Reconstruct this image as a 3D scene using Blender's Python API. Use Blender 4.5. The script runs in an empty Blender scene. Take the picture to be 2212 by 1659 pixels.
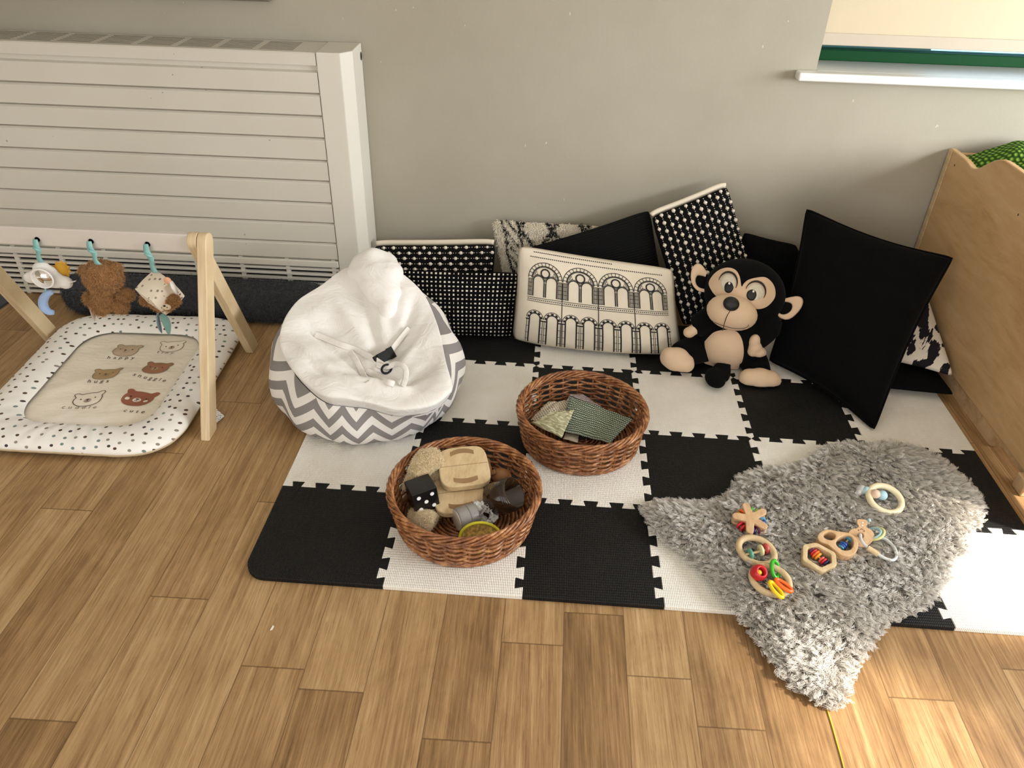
import bpy, bmesh, math, random
import numpy as np
from mathutils import Matrix, Vector, noise
random.seed(7); rng = np.random.default_rng(7)
D = bpy.data; C = bpy.context.scene.collection
PI = math.pi
# ------------------------------------------------------------------ camera numbers (solved from the mat's grid)
FPX = 1664.93
CAM = Vector((0.607, -1.102, 1.311))
CR = Matrix.Rotation(0.0317, 3, 'Z') @ Matrix.Rotation(0.9661, 3, 'X') @ Matrix.Rotation(0.0319, 3, 'Z')
def at(u, v, x=None, y=None, z=None):
    d = CR @ Vector(((u - 1106) / FPX, -(v - 829.5) / FPX, -1))
    if z is not None: t = (z - CAM.z) / d.z
    elif y is not None: t = (y - CAM.y) / d.y
    else: t = (x - CAM.x) / d.x
    return CAM + d * t
# ------------------------------------------------------------------ objects
def wm(o):
    m = o.matrix_basis.copy()
    if o.parent: m = wm(o.parent) @ o.matrix_parent_inverse @ m
    return m
def setp(o, label=None, cat=None, group=None, kind=None):
    if label: o['label'] = label
    if cat: o['category'] = cat
    if group: o['group'] = group
    if kind: o['kind'] = kind
    return o
def thing(name, label, cat, loc, group=None):
    o = D.objects.new(name, None); C.objects.link(o); o.location = loc
    o.empty_display_size = .02
    return setp(o, label, cat, group)
class G:
    """collects geometry (world coordinates) for one mesh"""
    def __init__(s): s.v = []; s.f = []; s.m = []; s.uv = {}
    def add(s, vf, mi=0, M=None):
        vs, fs = vf; b = len(s.v)
        if M is not None: vs = [M @ Vector(p) for p in vs]
        s.v.extend([tuple(p) for p in vs]); s.f.extend([tuple(i + b for i in f) for f in fs]); s.m.extend([mi] * len(fs))
        return s
def obj(name, g, mats, parent=None, smooth=True, bevel=0, sub=0, label=None, bseg=2, solid=0, remesh=0, smoothit=0):
    me = D.meshes.new(name)
    vs = np.array(g.v, dtype=float)
    o = D.objects.new(name, me); C.objects.link(o)
    if parent is None:
        lo, hi = vs.min(0), vs.max(0)
        org = Vector(((lo[0] + hi[0]) / 2, (lo[1] + hi[1]) / 2, lo[2]))
        vs = vs - np.array(org); o.location = org
    else:
        o.parent = parent; o.matrix_parent_inverse = wm(parent).inverted()
    me.from_pydata([tuple(p) for p in vs], [], g.f)
    for m in (mats if isinstance(mats, (list, tuple)) else [mats]): me.materials.append(m)
    if any(g.m): me.polygons.foreach_set('material_index', g.m)
    if smooth: me.polygons.foreach_set('use_smooth', [True] * len(me.polygons))
    if g.uv:
        uvl = me.uv_layers.new(name='UVMap')
        for lp in me.loops: uvl.data[lp.index].uv = g.uv.get(lp.vertex_index, (0, 0))
    me.update()
    if remesh:
        md = o.modifiers.new('r', 'REMESH'); md.mode = 'VOXEL'; md.voxel_size = remesh; md.use_smooth_shade = True
    if smoothit:
        md = o.modifiers.new('s', 'SMOOTH'); md.iterations = smoothit; md.factor = .5
    if solid:
        md = o.modifiers.new('so', 'SOLIDIFY'); md.thickness = solid; md.offset = 0
    if bevel:
        md = o.modifiers.new('b', 'BEVEL'); md.width = bevel; md.segments = bseg; md.limit_method = 'ANGLE'; md.angle_limit = math.radians(40)
        if smooth:
            md.harden_normals = False
            me.polygons.foreach_set('use_smooth', [True] * len(me.polygons))
            try:
                mw = o.modifiers.new('w', 'WEIGHTED_NORMAL'); mw.keep_sharp = False
            except Exception: pass
    if sub:
        md = o.modifiers.new('u', 'SUBSURF'); md.levels = sub; md.render_levels = sub
    if label: o['label'] = label
    return o
# ------------------------------------------------------------------ shapes -> (verts, faces)
def fix_out(vf):
    return vf
def box(c, s, M=None):
    x, y, z = c; a, b, d = s[0] / 2, s[1] / 2, s[2] / 2
    v = [(x + i * a, y + j * b, z + k * d) for k in (-1, 1) for j in (-1, 1) for i in (-1, 1)]
    if M is not None: v = [M @ Vector(p) for p in v]
    return v, [(0, 2, 3, 1), (4, 5, 7, 6), (0, 1, 5, 4), (2, 6, 7, 3), (0, 4, 6, 2), (1, 3, 7, 5)]
def box2(lo, hi): return box([(a + b) / 2 for a, b in zip(lo, hi)], [b - a for a, b in zip(lo, hi)])
def hull8(p):  # eight corners bottom 4 (ccw) then top 4
    return list(p), [(3, 2, 1, 0), (4, 5, 6, 7), (0, 1, 5, 4), (1, 2, 6, 5), (2, 3, 7, 6), (3, 0, 4, 7)]
def grid(fn, nu, nv, cu=False, cv=False, flip=False):
    U = nu if cu else nu + 1; V = nv if cv else nv + 1
    vs = [fn(i / nu, j / nv) for j in range(V) for i in range(U)]
    fs = []
    for j in range(nv):
        for i in range(nu):
            a = j * U + i; b = j * U + (i + 1) % U; c = ((j + 1) % V) * U + (i + 1) % U; d = ((j + 1) % V) * U + i
            fs.append((d, c, b, a) if flip else (a, b, c, d))
    return vs, fs
def frames(P, closed):
    n = len(P); T = []
    for i in range(n):
        a = P[(i - 1) % n] if (closed or i > 0) else P[0]; b = P[(i + 1) % n] if (closed or i < n - 1) else P[-1]
        t = (b - a); T.append(t.normalized() if t.length > 1e-9 else Vector((0, 0, 1)))
    up = Vector((0, 0, 1)) if abs(T[0].z) < .9 else Vector((1, 0, 0))
    N = (up - T[0] * up.dot(T[0])).normalized(); out = []
    for t in T:
        N = N - t * N.dot(t)
        N = N.normalized() if N.length > 1e-6 else t.orthogonal().normalized()
        out.append((t, N.copy(), t.cross(N)))
    return out
def tube(P, r, n=8, closed=False, flat=1.0, cap=True):
    P = [Vector(p) for p in P]; fr = frames(P, closed); k = len(P)
    R = r if hasattr(r, '__len__') else [r] * k
    vs = []; fs = []
    for i in range(k):
        t, N, B = fr[i]
        for j in range(n):
            a = 2 * PI * j / n; vs.append(P[i] + (N * math.cos(a) * flat + B * math.sin(a)) * R[i])
    for i in range(k if closed else k - 1):
        i2 = (i + 1) % k
        for j in range(n):
            j2 = (j + 1) % n; fs.append((i * n + j, i * n + j2, i2 * n + j2, i2 * n + j))
    if cap and not closed:
        fs.append(tuple(range(n))[::-1]); fs.append(tuple((k - 1) * n + j for j in range(n)))
    return vs, fs
def lathe(prof, n=24, M=None, closed=False):
    vs = []; fs = []; k = len(prof)
    for (r, z) in prof:
        for j in range(n):
            a = 2 * PI * j / n; vs.append(Vector((r * math.cos(a), r * math.sin(a), z)))
    for i in range(k if closed else k - 1):
        i2 = (i + 1) % k
        for j in range(n):
            j2 = (j + 1) % n; fs.append((i * n + j, i * n + j2, i2 * n + j2, i2 * n + j))
    if not closed:
        if prof[0][0] > 1e-6: fs.append(tuple(range(n))[::-1])
        if prof[-1][0] > 1e-6: fs.append(tuple((k - 1) * n + j for j in range(n)))
    if M is not None: vs = [M @ v for v in vs]
    return vs, fs
def ell(c, r, M=None, nu=20, nv=12):
    """ellipsoid; M = 3x3 axes"""
    c = Vector(c); r = r if hasattr(r, '__len__') else (r, r, r)
    vs = []; fs = []
    def P(x, y, z):
        p = Vector((x * r[0], y * r[1], z * r[2]))
        return c + (M @ p if M is not None else p)
    vs.append(P(0, 0, -1))
    for j in range(1, nv):
        a = -PI / 2 + PI * j / nv
        for i in range(nu):
            b = 2 * PI * i / nu; vs.append(P(math.cos(a) * math.cos(b), math.cos(a) * math.sin(b), math.sin(a)))
    vs.append(P(0, 0, 1)); top = len(vs) - 1
    for i in range(nu): fs.append((0, 1 + (i + 1) % nu, 1 + i))
    for j in range(nv - 2):
        for i in range(nu):
            a = 1 + j * nu + i; b = 1 + j * nu + (i + 1) % nu; fs.append((a, b, b + nu, a + nu))
    o = 1 + (nv - 2) * nu
    for i in range(nu): fs.append((o + i, o + (i + 1) % nu, top))
    return vs, fs
def torus(c, R, r, M=None, n=36, k=10, arc=(0, 1), flat=1.0, ry=None):
    c = Vector(c); P = []
    full = abs(arc[1] - arc[0] - 1) < 1e-6
    for i in range(n if full else n + 1):
        a = 2 * PI * (arc[0] + (arc[1] - arc[0]) * i / n)
        p = Vector((R * math.cos(a), (ry or R) * math.sin(a), 0)); P.append(c + (M @ p if M is not None else p))
    return tube(P, r, k, closed=full, flat=flat)
def prism(poly, z0, z1, M=None):
    """polygon (ccw, xy) extruded z0..z1"""
    n = len(poly); vs = [Vector((x, y, z0)) for x, y in poly] + [Vector((x, y, z1)) for x, y in poly]
    fs = [tuple(range(n))[::-1], tuple(range(n, 2 * n))] + [(i, (i + 1) % n, n + (i + 1) % n, n + i) for i in range(n)]
    if M is not None: vs = [M @ v for v in vs]
    return vs, fs
def ring_prism(outer, inner, z0, z1, M=None):
    n = len(outer); vs = []
    for z in (z0, z1):
        vs += [Vector((x, y, z)) for x, y in outer] + [Vector((x, y, z)) for x, y in inner]
    fs = []
    for i in range(n):
        j = (i + 1) % n
        fs += [(i, j, 2 * n + j, 2 * n + i), (n + j, n + i, 3 * n + i, 3 * n + j), (2 * n + i, 2 * n + j, 3 * n + j, 3 * n + i), (j, i, n + i, n + j)]
    if M is not None: vs = [M @ v for v in vs]
    return vs, fs
def rrect(w, h, r, n=6, cx=0, cy=0):
    out = []
    for (sx, sy, a0) in ((1, 1, 0), (-1, 1, PI / 2), (-1, -1, PI), (1, -1, 1.5 * PI)):
        for i in range(n + 1):
            a = a0 + PI / 2 * i / n
            out.append((cx + sx * (w / 2 - r) + r * math.cos(a), cy + sy * (h / 2 - r) + r * math.sin(a)))
    return out
def frame4(o, X, Y):
    """4x4 with origin o, x axis X, y axis ~Y"""
    X = Vector(X).normalized(); Y = Vector(Y); Y = (Y - X * X.dot(Y)).normalized(); Z = X.cross(Y)
    return Matrix(((X.x, Y.x, Z.x, o[0]), (X.y, Y.y, Z.y, o[1]), (X.z, Y.z, Z.z, o[2]), (0, 0, 0, 1)))
def catmull(P, per=6, closed=False):
    P = [Vector(p) for p in P]; n = len(P); out = []
    for i in range(n if closed else n - 1):
        p0 = P[(i - 1) % n] if (closed or i > 0) else P[0]; p1 = P[i]; p2 = P[(i + 1) % n]
        p3 = P[(i + 2) % n] if (closed or i + 2 < n) else P[-1]
        for k in range(per):
            t = k / per
            out.append(.5 * ((2 * p1) + (p2 - p0) * t + (2 * p0 - 5 * p1 + 4 * p2 - p3) * t * t + (3 * p1 - p0 - 3 * p2 + p3) * t ** 3))
    if not closed: out.append(P[-1])
    return out
def nz(x, y, z=0.0): return noise.noise(Vector((x, y, z)))
# ------------------------------------------------------------------ node expressions
class S:
    def __init__(s, nt, k): s.nt = nt; s.k = k
    def _m(s, op, *a):
        n = s.nt.nodes.new('ShaderNodeMath'); n.operation = op
        for i, v in enumerate((s,) + a):
            if isinstance(v, S): s.nt.links.new(v.k, n.inputs[i])
            else: n.inputs[i].default_value = v
        return S(s.nt, n.outputs[0])
    def __add__(s, o): return s._m('ADD', o)
    def __sub__(s, o): return s._m('SUBTRACT', o)
    def __mul__(s, o): return s._m('MULTIPLY', o)
    def __truediv__(s, o): return s._m('DIVIDE', o)
    def gt(s, o): return s._m('GREATER_THAN', o)
    def lt(s, o): return s._m('LESS_THAN', o)
    def abs(s): return s._m('ABSOLUTE')
    def fract(s): return s._m('FRACT')
    def floor(s): return s._m('FLOOR')
    def sin(s): return s._m('SINE')
    def mx(s, o): return s._m('MAXIMUM', o)
    def mn(s, o): return s._m('MINIMUM', o)
    def pw(s, o): return s._m('POWER', o)
    def pingpong(s, o): return s._m('PINGPONG', o)
    def smooth(s, a, b):
        n = s.nt.nodes.new('ShaderNodeMapRange'); n.interpolation_type = 'SMOOTHSTEP'
        s.nt.links.new(s.k, n.inputs[0]); n.inputs[1].default_value = a; n.inputs[2].default_value = b
        return S(s.nt, n.outputs[0])
class MT:
    """small wrapper round a material's tree"""
    def __init__(s, name, rough=.6, spec=.5, metal=0, sheen=0, coat=0):
        s.m = D.materials.new(name); s.m.use_nodes = True; s.nt = s.m.node_tree
        s.b = s.nt.nodes['Principled BSDF']
        s.b.inputs['Roughness'].default_value = rough; s.b.inputs['Specular IOR Level'].default_value = spec
        s.b.inputs['Metallic'].default_value = metal; s.b.inputs['Sheen Weight'].default_value = sheen
        s.b.inputs['Coat Weight'].default_value = coat
    def n(s, t): return s.nt.nodes.new('ShaderNode' + t)
    def lk(s, a, b): s.nt.links.new(a.k if isinstance(a, S) else a, b)
    def coord(s, w='Object'): return s.n('TexCoord').outputs[w]
    def xyz(s, sock):
        n = s.n('SeparateXYZ'); s.lk(sock, n.inputs[0]); return [S(s.nt, n.outputs[i]) for i in range(3)]
    def comb(s, x, y, z=0.0):
        n = s.n('CombineXYZ')
        for i, v in enumerate((x, y, z)):
            if isinstance(v, S): s.lk(v, n.inputs[i])
            else: n.inputs[i].default_value = v
        return n.outputs[0]
    def noise(s, vec, scale, det=4, rough=.5, dist=0, out=0):
        n = s.n('TexNoise'); s.lk(vec, n.inputs['Vector']); n.inputs['Scale'].default_value = scale; n.inputs['Detail'].default_value = det
        n.inputs['Roughness'].default_value = rough; n.inputs['Distortion'].default_value = dist
        return S(s.nt, n.outputs[out])
    def map(s, vec, sc):
        n = s.n('Mapping'); s.lk(vec, n.inputs[0]); n.inputs['Scale'].default_value = sc; return n.outputs[0]
    def vor(s, vec, scale, rand=1.0, out='Distance', dim='3D'):
        n = s.n('TexVoronoi'); n.voronoi_dimensions = dim; s.lk(vec, n.inputs['Vector']); n.inputs['Scale'].default_value = scale; n.inputs['Randomness'].default_value = rand
        return S(s.nt, n.outputs[out]), n
    def ramp(s, f, stops):
        n = s.n('ValToRGB'); s.lk(f, n.inputs[0]); e = n.color_ramp.elements
        while len(e) < len(stops): e.new(.5)
        for i, (p, c) in enumerate(stops): e[i].position = p; e[i].color = (*c, 1)
        return n.outputs[0]
    def mix(s, f, a, b, mode='MIX'):
        n = s.n('Mix'); n.data_type = 'RGBA'; n.blend_type = mode
        for k, v in ((0, f), (6, a), (7, b)):
            if isinstance(v, S): s.lk(v, n.inputs[k])
            elif hasattr(v, 'is_output'): s.lk(v, n.inputs[k])
            elif isinstance(v, (int, float)): n.inputs[k].default_value = v
            else: n.inputs[k].default_value = (*v, 1)
        return n.outputs[2]
    def col(s, c):
        if hasattr(c, 'is_output') or isinstance(c, S): s.lk(c, s.b.inputs['Base Color'])
        else: s.b.inputs['Base Color'].default_value = (*c, 1)
        return s
    def bump(s, h, strength=.3, dist=.002):
        n = s.n('Bump'); s.lk(h, n.inputs['Height']); n.inputs['Strength'].default_value = strength; n.inputs['Distance'].default_value = dist
        s.lk(n.outputs[0], s.b.inputs['Normal']); return s
def simple(name, c, rough=.6, var=.12, vs=20, bs=None, bstr=.3, bd=.001, **k):
    m = MT(name, rough, **k); oc = m.coord()
    f = m.noise(oc, vs, 4)
    lo = tuple(max(0, x * (1 - var)) for x in c); hi = tuple(min(1, x * (1 + var)) for x in c)
    m.col(m.ramp(f, [(.3, lo), (.7, hi)]))
    if bs: m.bump(m.noise(oc, bs, 3), bstr, bd)
    return m.m
def srgb(r, g, b):
    f = lambda v: (v / 255 / 12.92) if v / 255 <= .04045 else ((v / 255 + .055) / 1.055) ** 2.4
    return (f(r), f(g), f(b))
def ramped(name, lo, hi, rough=.6, sc=(1, 1, 1), scale=10, bs=None, **k):
    m = MT(name, rough, **k); v = m.map(m.coord(), sc)
    f = m.noise(v, scale, 6, .6, .6); m.col(m.ramp(f, [(.3, lo), (.7, hi)]))
    if bs: m.bump(f, bs, .001)
    return m.m
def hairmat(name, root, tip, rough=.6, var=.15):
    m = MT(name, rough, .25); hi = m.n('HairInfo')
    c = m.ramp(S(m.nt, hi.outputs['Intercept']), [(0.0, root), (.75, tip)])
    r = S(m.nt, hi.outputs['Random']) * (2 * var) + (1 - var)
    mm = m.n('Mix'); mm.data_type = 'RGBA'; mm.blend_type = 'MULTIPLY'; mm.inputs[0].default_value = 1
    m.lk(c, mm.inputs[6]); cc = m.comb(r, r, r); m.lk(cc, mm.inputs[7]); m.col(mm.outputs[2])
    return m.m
# ================================================================== materials
M_wall = MT('wall_paint', .75, .3); oc = M_wall.coord()
_w1 = M_wall.noise(oc, 1.6, 5, .6); _w2 = M_wall.noise(M_wall.map(oc, (3, 1, 9)), 3, 5, .7)
_wc = M_wall.ramp(_w1, [(.35, srgb(162, 155, 138)), (.65, srgb(171, 164, 148))])
_sc = M_wall.noise(M_wall.map(oc, (60, 1, 22)), 1.3, 2, .5)
_sc2 = M_wall.noise(oc, 2.3, 2)
M_wall.col(M_wall.mix(_sc.gt(.74) * _sc2.gt(.52) * .5, _wc, srgb(226, 222, 208)))
M_wall.bump(M_wall.noise(oc, 120, 3) * .6 + _w2 * .8, .12, .003)
M_white = simple('white_gloss_paint', srgb(232, 229, 222), .3, .03, 3)
M_blind = simple('blind_fabric', srgb(196, 182, 154), .8, .03, 6)
M_blind2 = simple('blind_hem', srgb(186, 174, 156), .8, .03, 6)
M_green = simple('green_frame_paint', srgb(8, 66, 30), .6, .05, 8, spec=.15)
M_rad = MT('radiator_paint', .42, .4); oc = M_rad.coord()
_r = M_rad.noise(M_rad.map(oc, (1, 1, 1)), 55, 2, .4); _r2 = M_rad.noise(oc, 5, 2)
M_rad.col(M_rad.mix(_r.gt(.75) * _r2.gt(.56) * .6, M_rad.ramp(M_rad.noise(oc, 2, 4), [(.3, srgb(204, 198, 184)), (.7, srgb(212, 207, 194))]), srgb(110, 105, 98)))
M_radw = simple('radiator_end_paint', srgb(214, 209, 196), .4, .02, 3)
M_dark = simple('dark_gap', (.008, .007, .006), .9, .1, 5)
M_black = simple('black_plastic', (.005, .005, .0055), .45, .1, 20, spec=.25)
def woodmat(name, lo, mid, hi, rough, gx, gy, gz, scale=1.0, att=False):
    m = MT(name, rough, .4); oc = m.coord('Object')
    v = m.map(oc, (gx, gy, gz))
    a = m.noise(v, scale, 6, .62, .8); b = m.noise(v, scale * 5, 4, .6, .2)
    f = a * .72 + b * .28
    m.col(m.ramp(f, [(.32, lo), (.5, mid), (.68, hi)])); m.bump(b, .08, .001)
    return m.m
M_birch = woodmat('birch_panel', srgb(184, 144, 98), srgb(206, 168, 120), srgb(218, 183, 138), .45, 6, 1.2, 5.5, 2.0)
M_birche = woodmat('birch_edge', srgb(176, 140, 98), srgb(205, 172, 130), srgb(220, 190, 150), .5, 8, 8, 8, 2.0)
M_beech = woodmat('beech_toy', srgb(186, 146, 104), srgb(205, 168, 126), srgb(220, 186, 146), .5, 60, 12, 60, 1.0)
M_pale = woodmat('pale_wood', srgb(188, 160, 118), srgb(210, 184, 142), srgb(224, 200, 160), .5, 50, 10, 50, 1.0)
M_ply = MT('ply_leg', .5, .4); oc = M_ply.coord(); _x = M_ply.xyz(oc)
_f = M_ply.noise(M_ply.map(oc, (90, 6, 6)), 1, 4, .6)
M_ply.col(M_ply.ramp(_f, [(.3, srgb(205, 178, 136)), (.7, srgb(232, 212, 175))])); M_ply = M_ply.m
# floor: printed oak planks
MF = MT('oak_vinyl', .42, .35); oc = MF.coord(); X, Y, Z = MF.xyz(oc)
_at = MF.n('Attribute'); _at.attribute_name = 'pl'; pl = S(MF.nt, _at.outputs['Fac'])
pv = MF.comb(X * 1.0 + pl * 17.3, Y + pl * 31.7, pl * 9.0)
g1 = MF.noise(MF.map(pv, (22, 1.3, 1)), 1.0, 6, .62, 1.0)      # broad figure
g2 = MF.noise(MF.map(pv, (190, 5, 1)), 1.0, 6, .72, .3)          # fibre streaks
g3 = MF.noise(MF.map(pv, (7, 4, 1)), 1.0, 5, .65, 1.6)           # blotches
gf = g1 * .36 + g2 * .44 + g3 * .20
tone = gf + (pl - .5) * .13
fc = MF.ramp(tone, [(.33, srgb(104, 77, 49)), (.44, srgb(142, 109, 72)), (.52, srgb(167, 133, 91)), (.60, srgb(185, 152, 108)), (.72, srgb(202, 173, 131))])
pores = MF.noise(MF.map(pv, (420, 14, 1)), 1.0, 2, .5)
fc = MF.mix(pores.gt(.62) * .35, fc, srgb(110, 78, 46))
_uv = MF.xyz(MF.coord('UV'))
edge = (_uv[0] - .5).abs().gt(.4925).mx((_uv[1] - .5).abs().gt(.4985))
fc = MF.mix(edge * .62, fc, srgb(84, 60, 36))
MF.col(fc); MF.bump(g2 * .5 + pores * .3, .10, .0008); M_floor = MF.m
# foam
def foam(name, lo, hi, rough, amp):
    m = MT(name, rough, .3); oc = m.coord(); X, Y, Z = m.xyz(oc)
    m.col(m.ramp(m.noise(oc, 14, 4), [(.3, lo), (.7, hi)]))
    tex = (X * 1640.0).sin() * .6 + (Y * 900.0).sin() * .55
    m.bump(tex, amp, .0011); return m.m
M_foamw = foam('white_foam', srgb(238, 233, 221), srgb(245, 241, 232), .75, .55)
M_foamb = foam('black_foam', (.0035, .0035, .0036), (.006, .006, .006), .6, .6)
# ================================================================== the room
WY = 1.352
g = G(); uvs = {}; pls = []
x0, pit = .573, .1245
ends = {0: -.121, -1: -.335, 3: -.279, -6: -.058, -4: -.21, -7: -.345, -9: .179, -12: .741, -8: .401, -2: .012, -5: .24}
L = .979
for k in range(-22, 22):
    e = ends.get(k, rng.uniform(0, L)); j0 = int(math.floor((-4.0 - e) / L))
    for j in range(j0, j0 + 7):
        a, b = e + j * L, min(e + (j + 1) * L, WY)
        if a >= WY: continue
        n = len(g.v)
        for (xx, yy, u, w) in ((k, a, 0, 0), (k + 1, a, 1, 0), (k + 1, b, 1, 1), (k, b, 0, 1)):
            g.v.append((x0 + pit * xx + .024 * (yy + .05), yy, 0)); uvs[len(g.v) - 1] = (u, w)
        g.f.append((n, n + 1, n + 2, n + 3)); g.m.append(0); pls.append(rng.uniform(0, 1))
g.uv = uvs
floor = obj('floor', g, M_floor, smooth=False); setp(floor, 'oak effect plank floor', kind='structure')
at_ = floor.data.attributes.new('pl', 'FLOAT', 'FACE'); at_.data.foreach_set('value', pls)
# back wall with the window opening
OX0, OX1, OZ0, OZ1 = 1.402, 2.95, .80, 2.0
g = G()
for lo, hi in (((-2.599, WY, 0), (OX0, WY + .2, 2.549)), ((OX1, WY, 0), (3.2, WY + .2, 2.549)), ((OX0, WY, 0), (OX1, WY + .2, OZ0 - .026)), ((OX0, WY, OZ1), (OX1, WY + .2, 2.549))):
    g.add(box2(lo, hi))
setp(obj('wall_back', g, M_wall.m, smooth=False), 'grey beige painted wall behind the cushions', kind='structure')
# window 1: frame, pane; sill and blind
win = thing('window_1', 'green framed window behind the lowered blind', None, (1.9, 1.5, .8)); win['kind'] = 'structure'
g = G(); FY = 1.495; FT = at(1772, 106, y=FY).z
for lo, hi in (((OX0, FY, OZ0), (OX1, FY + .05, FT)), ((OX0, FY, OZ1 - .05), (OX1, FY + .05, OZ1)), ((OX0, FY, OZ0), (OX0 + .012, FY + .05, OZ1)), ((OX1 - .05, FY, OZ0), (OX1, FY + .05, OZ1))): g.add(box2(lo, hi))
obj('window_frame', g, M_green, win, bevel=.003)
m = MT('window_glass', .02, .5); m.col((.75, .9, .95)); m.b.inputs['Transmission Weight'].default_value = 1; m.b.inputs['IOR'].default_value = 1.1
obj('window_pane', G().add(box2((OX0 + .012, FY + .022, FT), (OX1 - .05, FY + .028, OZ1 - .05))), m.m, win, smooth=False)
g = G().add(box2((OX0, WY - .005, OZ0 - .024), (OX1, FY + .06, OZ0 - .0004))).add(box2((1.342, WY - .045, OZ0 - .024), (OX1 + .05, WY - .0005, OZ0)))
obj('window_sill', g, M_white, win, bevel=.006, bseg=3)
bl = thing('roller_blind', 'cream roller blind pulled down over the window', 'blind', (2.1, 1.42, .9))
p = at(1790, 97, y=1.40)
g = G().add(box2((OX0 + .004, 1.3985, p.z + .030), (OX1 - .01, 1.4, 1.95))); obj('blind_fabric', g, M_blind, bl, smooth=False)
g = G().add(box2((OX0 + .004, 1.394, p.z), (OX1 - .01, 1.404, p.z + .034))); obj('hem_bar', g, M_blind2, bl, bevel=.003)
# what stands outside behind the pane
m = simple('outside_dark', srgb(22, 60, 66), .6, .3, 3)
setp(obj('exterior_wall', G().add(box2((1.2, 2.6, -.5), (2.28, 2.7, 1.9))), m, smooth=False), 'dark wall outside the window', kind='structure')
m = MT('outside_bright', .8); m.col(srgb(150, 200, 230)); m.b.inputs['Emission Color'].default_value = (*srgb(150, 200, 232), 1); m.b.inputs['Emission Strength'].default_value = .75
setp(obj('exterior_backdrop', G().add(box2((0.5, 3.2, -.6), (5.5, 3.25, 3.0))), m.m, smooth=False), 'pale blue daylight outside the window', kind='structure')
# narrow dark ledge along the wall, above the radiator
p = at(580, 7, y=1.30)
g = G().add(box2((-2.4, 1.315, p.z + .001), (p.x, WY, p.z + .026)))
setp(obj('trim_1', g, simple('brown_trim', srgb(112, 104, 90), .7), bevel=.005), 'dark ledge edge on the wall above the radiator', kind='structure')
# unseen right wall; its two unglazed openings are shaped to cast the sun patches
def wall_with_holes(x, t, y0, y1, z0, z1, holes):
    ys = sorted({y0, y1, *[h[0] for h in holes], *[h[1] for h in holes]}); zs = sorted({z0, z1, *[h[2] for h in holes], *[h[3] for h in holes]})
    g = G()
    for a, b in zip(ys, ys[1:]):
        for c, d in zip(zs, zs[1:]):
            my, mz = (a + b) / 2, (c + d) / 2
            if any(h[0] < my < h[1] and h[2] < mz < h[3] for h in holes): continue
            g.add(box2((x, a, c), (x + t, b, d)))
    return g
SUN = Vector((1, -.42, .84)).normalized()
RX = 3.2
def onwall(x, y):  # floor point -> where its sun ray meets the right wall
    t = (RX - x) / SUN.x; return y + SUN.y * t, SUN.z * t
a_y1, _ = onwall(1.7, -.07); _, a_z1 = onwall(1.515, 0); 
b_y1, _ = onwall(1.27, -.108); _, b_z1 = onwall(1.08, 0); _, b_z0 = onwall(1.5, 0)
g = wall_with_holes(RX, .02, -9.0, WY + .2, 0, 5.5, [(a_y1, 1.1, .55, a_z1), (-3.2, b_y1, b_z0, b_z1)])  # made extra tall and long to block stray sun
setp(obj('wall_right', g, M_wall.m, smooth=False), 'right hand wall outside the picture', kind='structure')
setp(obj('wall_left', G().add(box2((-2.7, -2.6, 0), (-2.6, WY + .2, 2.55))), M_wall.m, smooth=False), 'left hand wall outside the picture', kind='structure')  # unseen side of the room, added to block ambient light from the left
setp(obj('ceiling', G().add(box2((-2.7, -2.6, 2.55), (3.2, WY + .2, 2.6))), M_white, smooth=False), 'white ceiling above the picture', kind='structure')  # unseen, added to block ambient light from above
# ================================================================== radiator
rad = thing('radiator_cover', 'white metal radiator cover with horizontal grooves on the back wall', 'radiator', (-.8, 1.25, 0))
RF, RT, RL = 1.198, .826, -2.3
g = G(); prof = [(WY - .004, RT), (RF + .004, RT), (RF, RT - .004), (RF, .792), (RF + .012, .789), (RF + .012, .776), (RF, .772)]; seams = []
for zl in (.712, .648, .583, .514, .449, .378, .310, .241):
    prof += [(RF, zl + .0045), (RF + .0065, zl + .0040), (RF + .0065, zl - .0016), (RF + .0005, zl - .0068), (RF, zl - .0080)]; seams.append(len(prof) - 4)
prof += [(RF, .186), (RF + .003, .182), (RF + .02, .182)]
n = len(prof)
for x in (RL, -.0545): g.v += [(x, y, z) for y, z in prof]
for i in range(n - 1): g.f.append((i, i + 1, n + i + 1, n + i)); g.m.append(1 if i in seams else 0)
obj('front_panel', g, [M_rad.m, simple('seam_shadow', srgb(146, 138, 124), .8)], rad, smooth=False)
g = G()
for b in range(12):
    xa = -.125 - .118 * b * 1.0
    for k in range(7):
        y = 1.225 + .0165 * k
        g.add(box2((xa - .098, y, RT), (xa, y + .0045, RT + .0006)))
obj('top_vent', g, simple('vent_shadow', srgb(120, 112, 98), .8), rad, smooth=False, label='dark slots in the top')
# end cap with chamfered corner
poly = [(-.0535, RF - .001), (.017, RF - .001), (.045, 1.232), (.045, WY - .002), (-.0535, WY - .002)]
cap = obj('end_cap', G().add(prism(poly, .0, RT + .002)), M_radw, rad, smooth=False, bevel=.003)
obj('cable_hole', G().add(prism([(.009 * math.cos(a), .012 * math.sin(a)) for a in np.linspace(0, 2 * PI, 20, endpoint=False)], 0, .0008, frame4((.045, 1.335, .793), (0, 1, 0), (0, 0, 1)))), M_dark, cap, smooth=False, label='dark oval hole')
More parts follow.
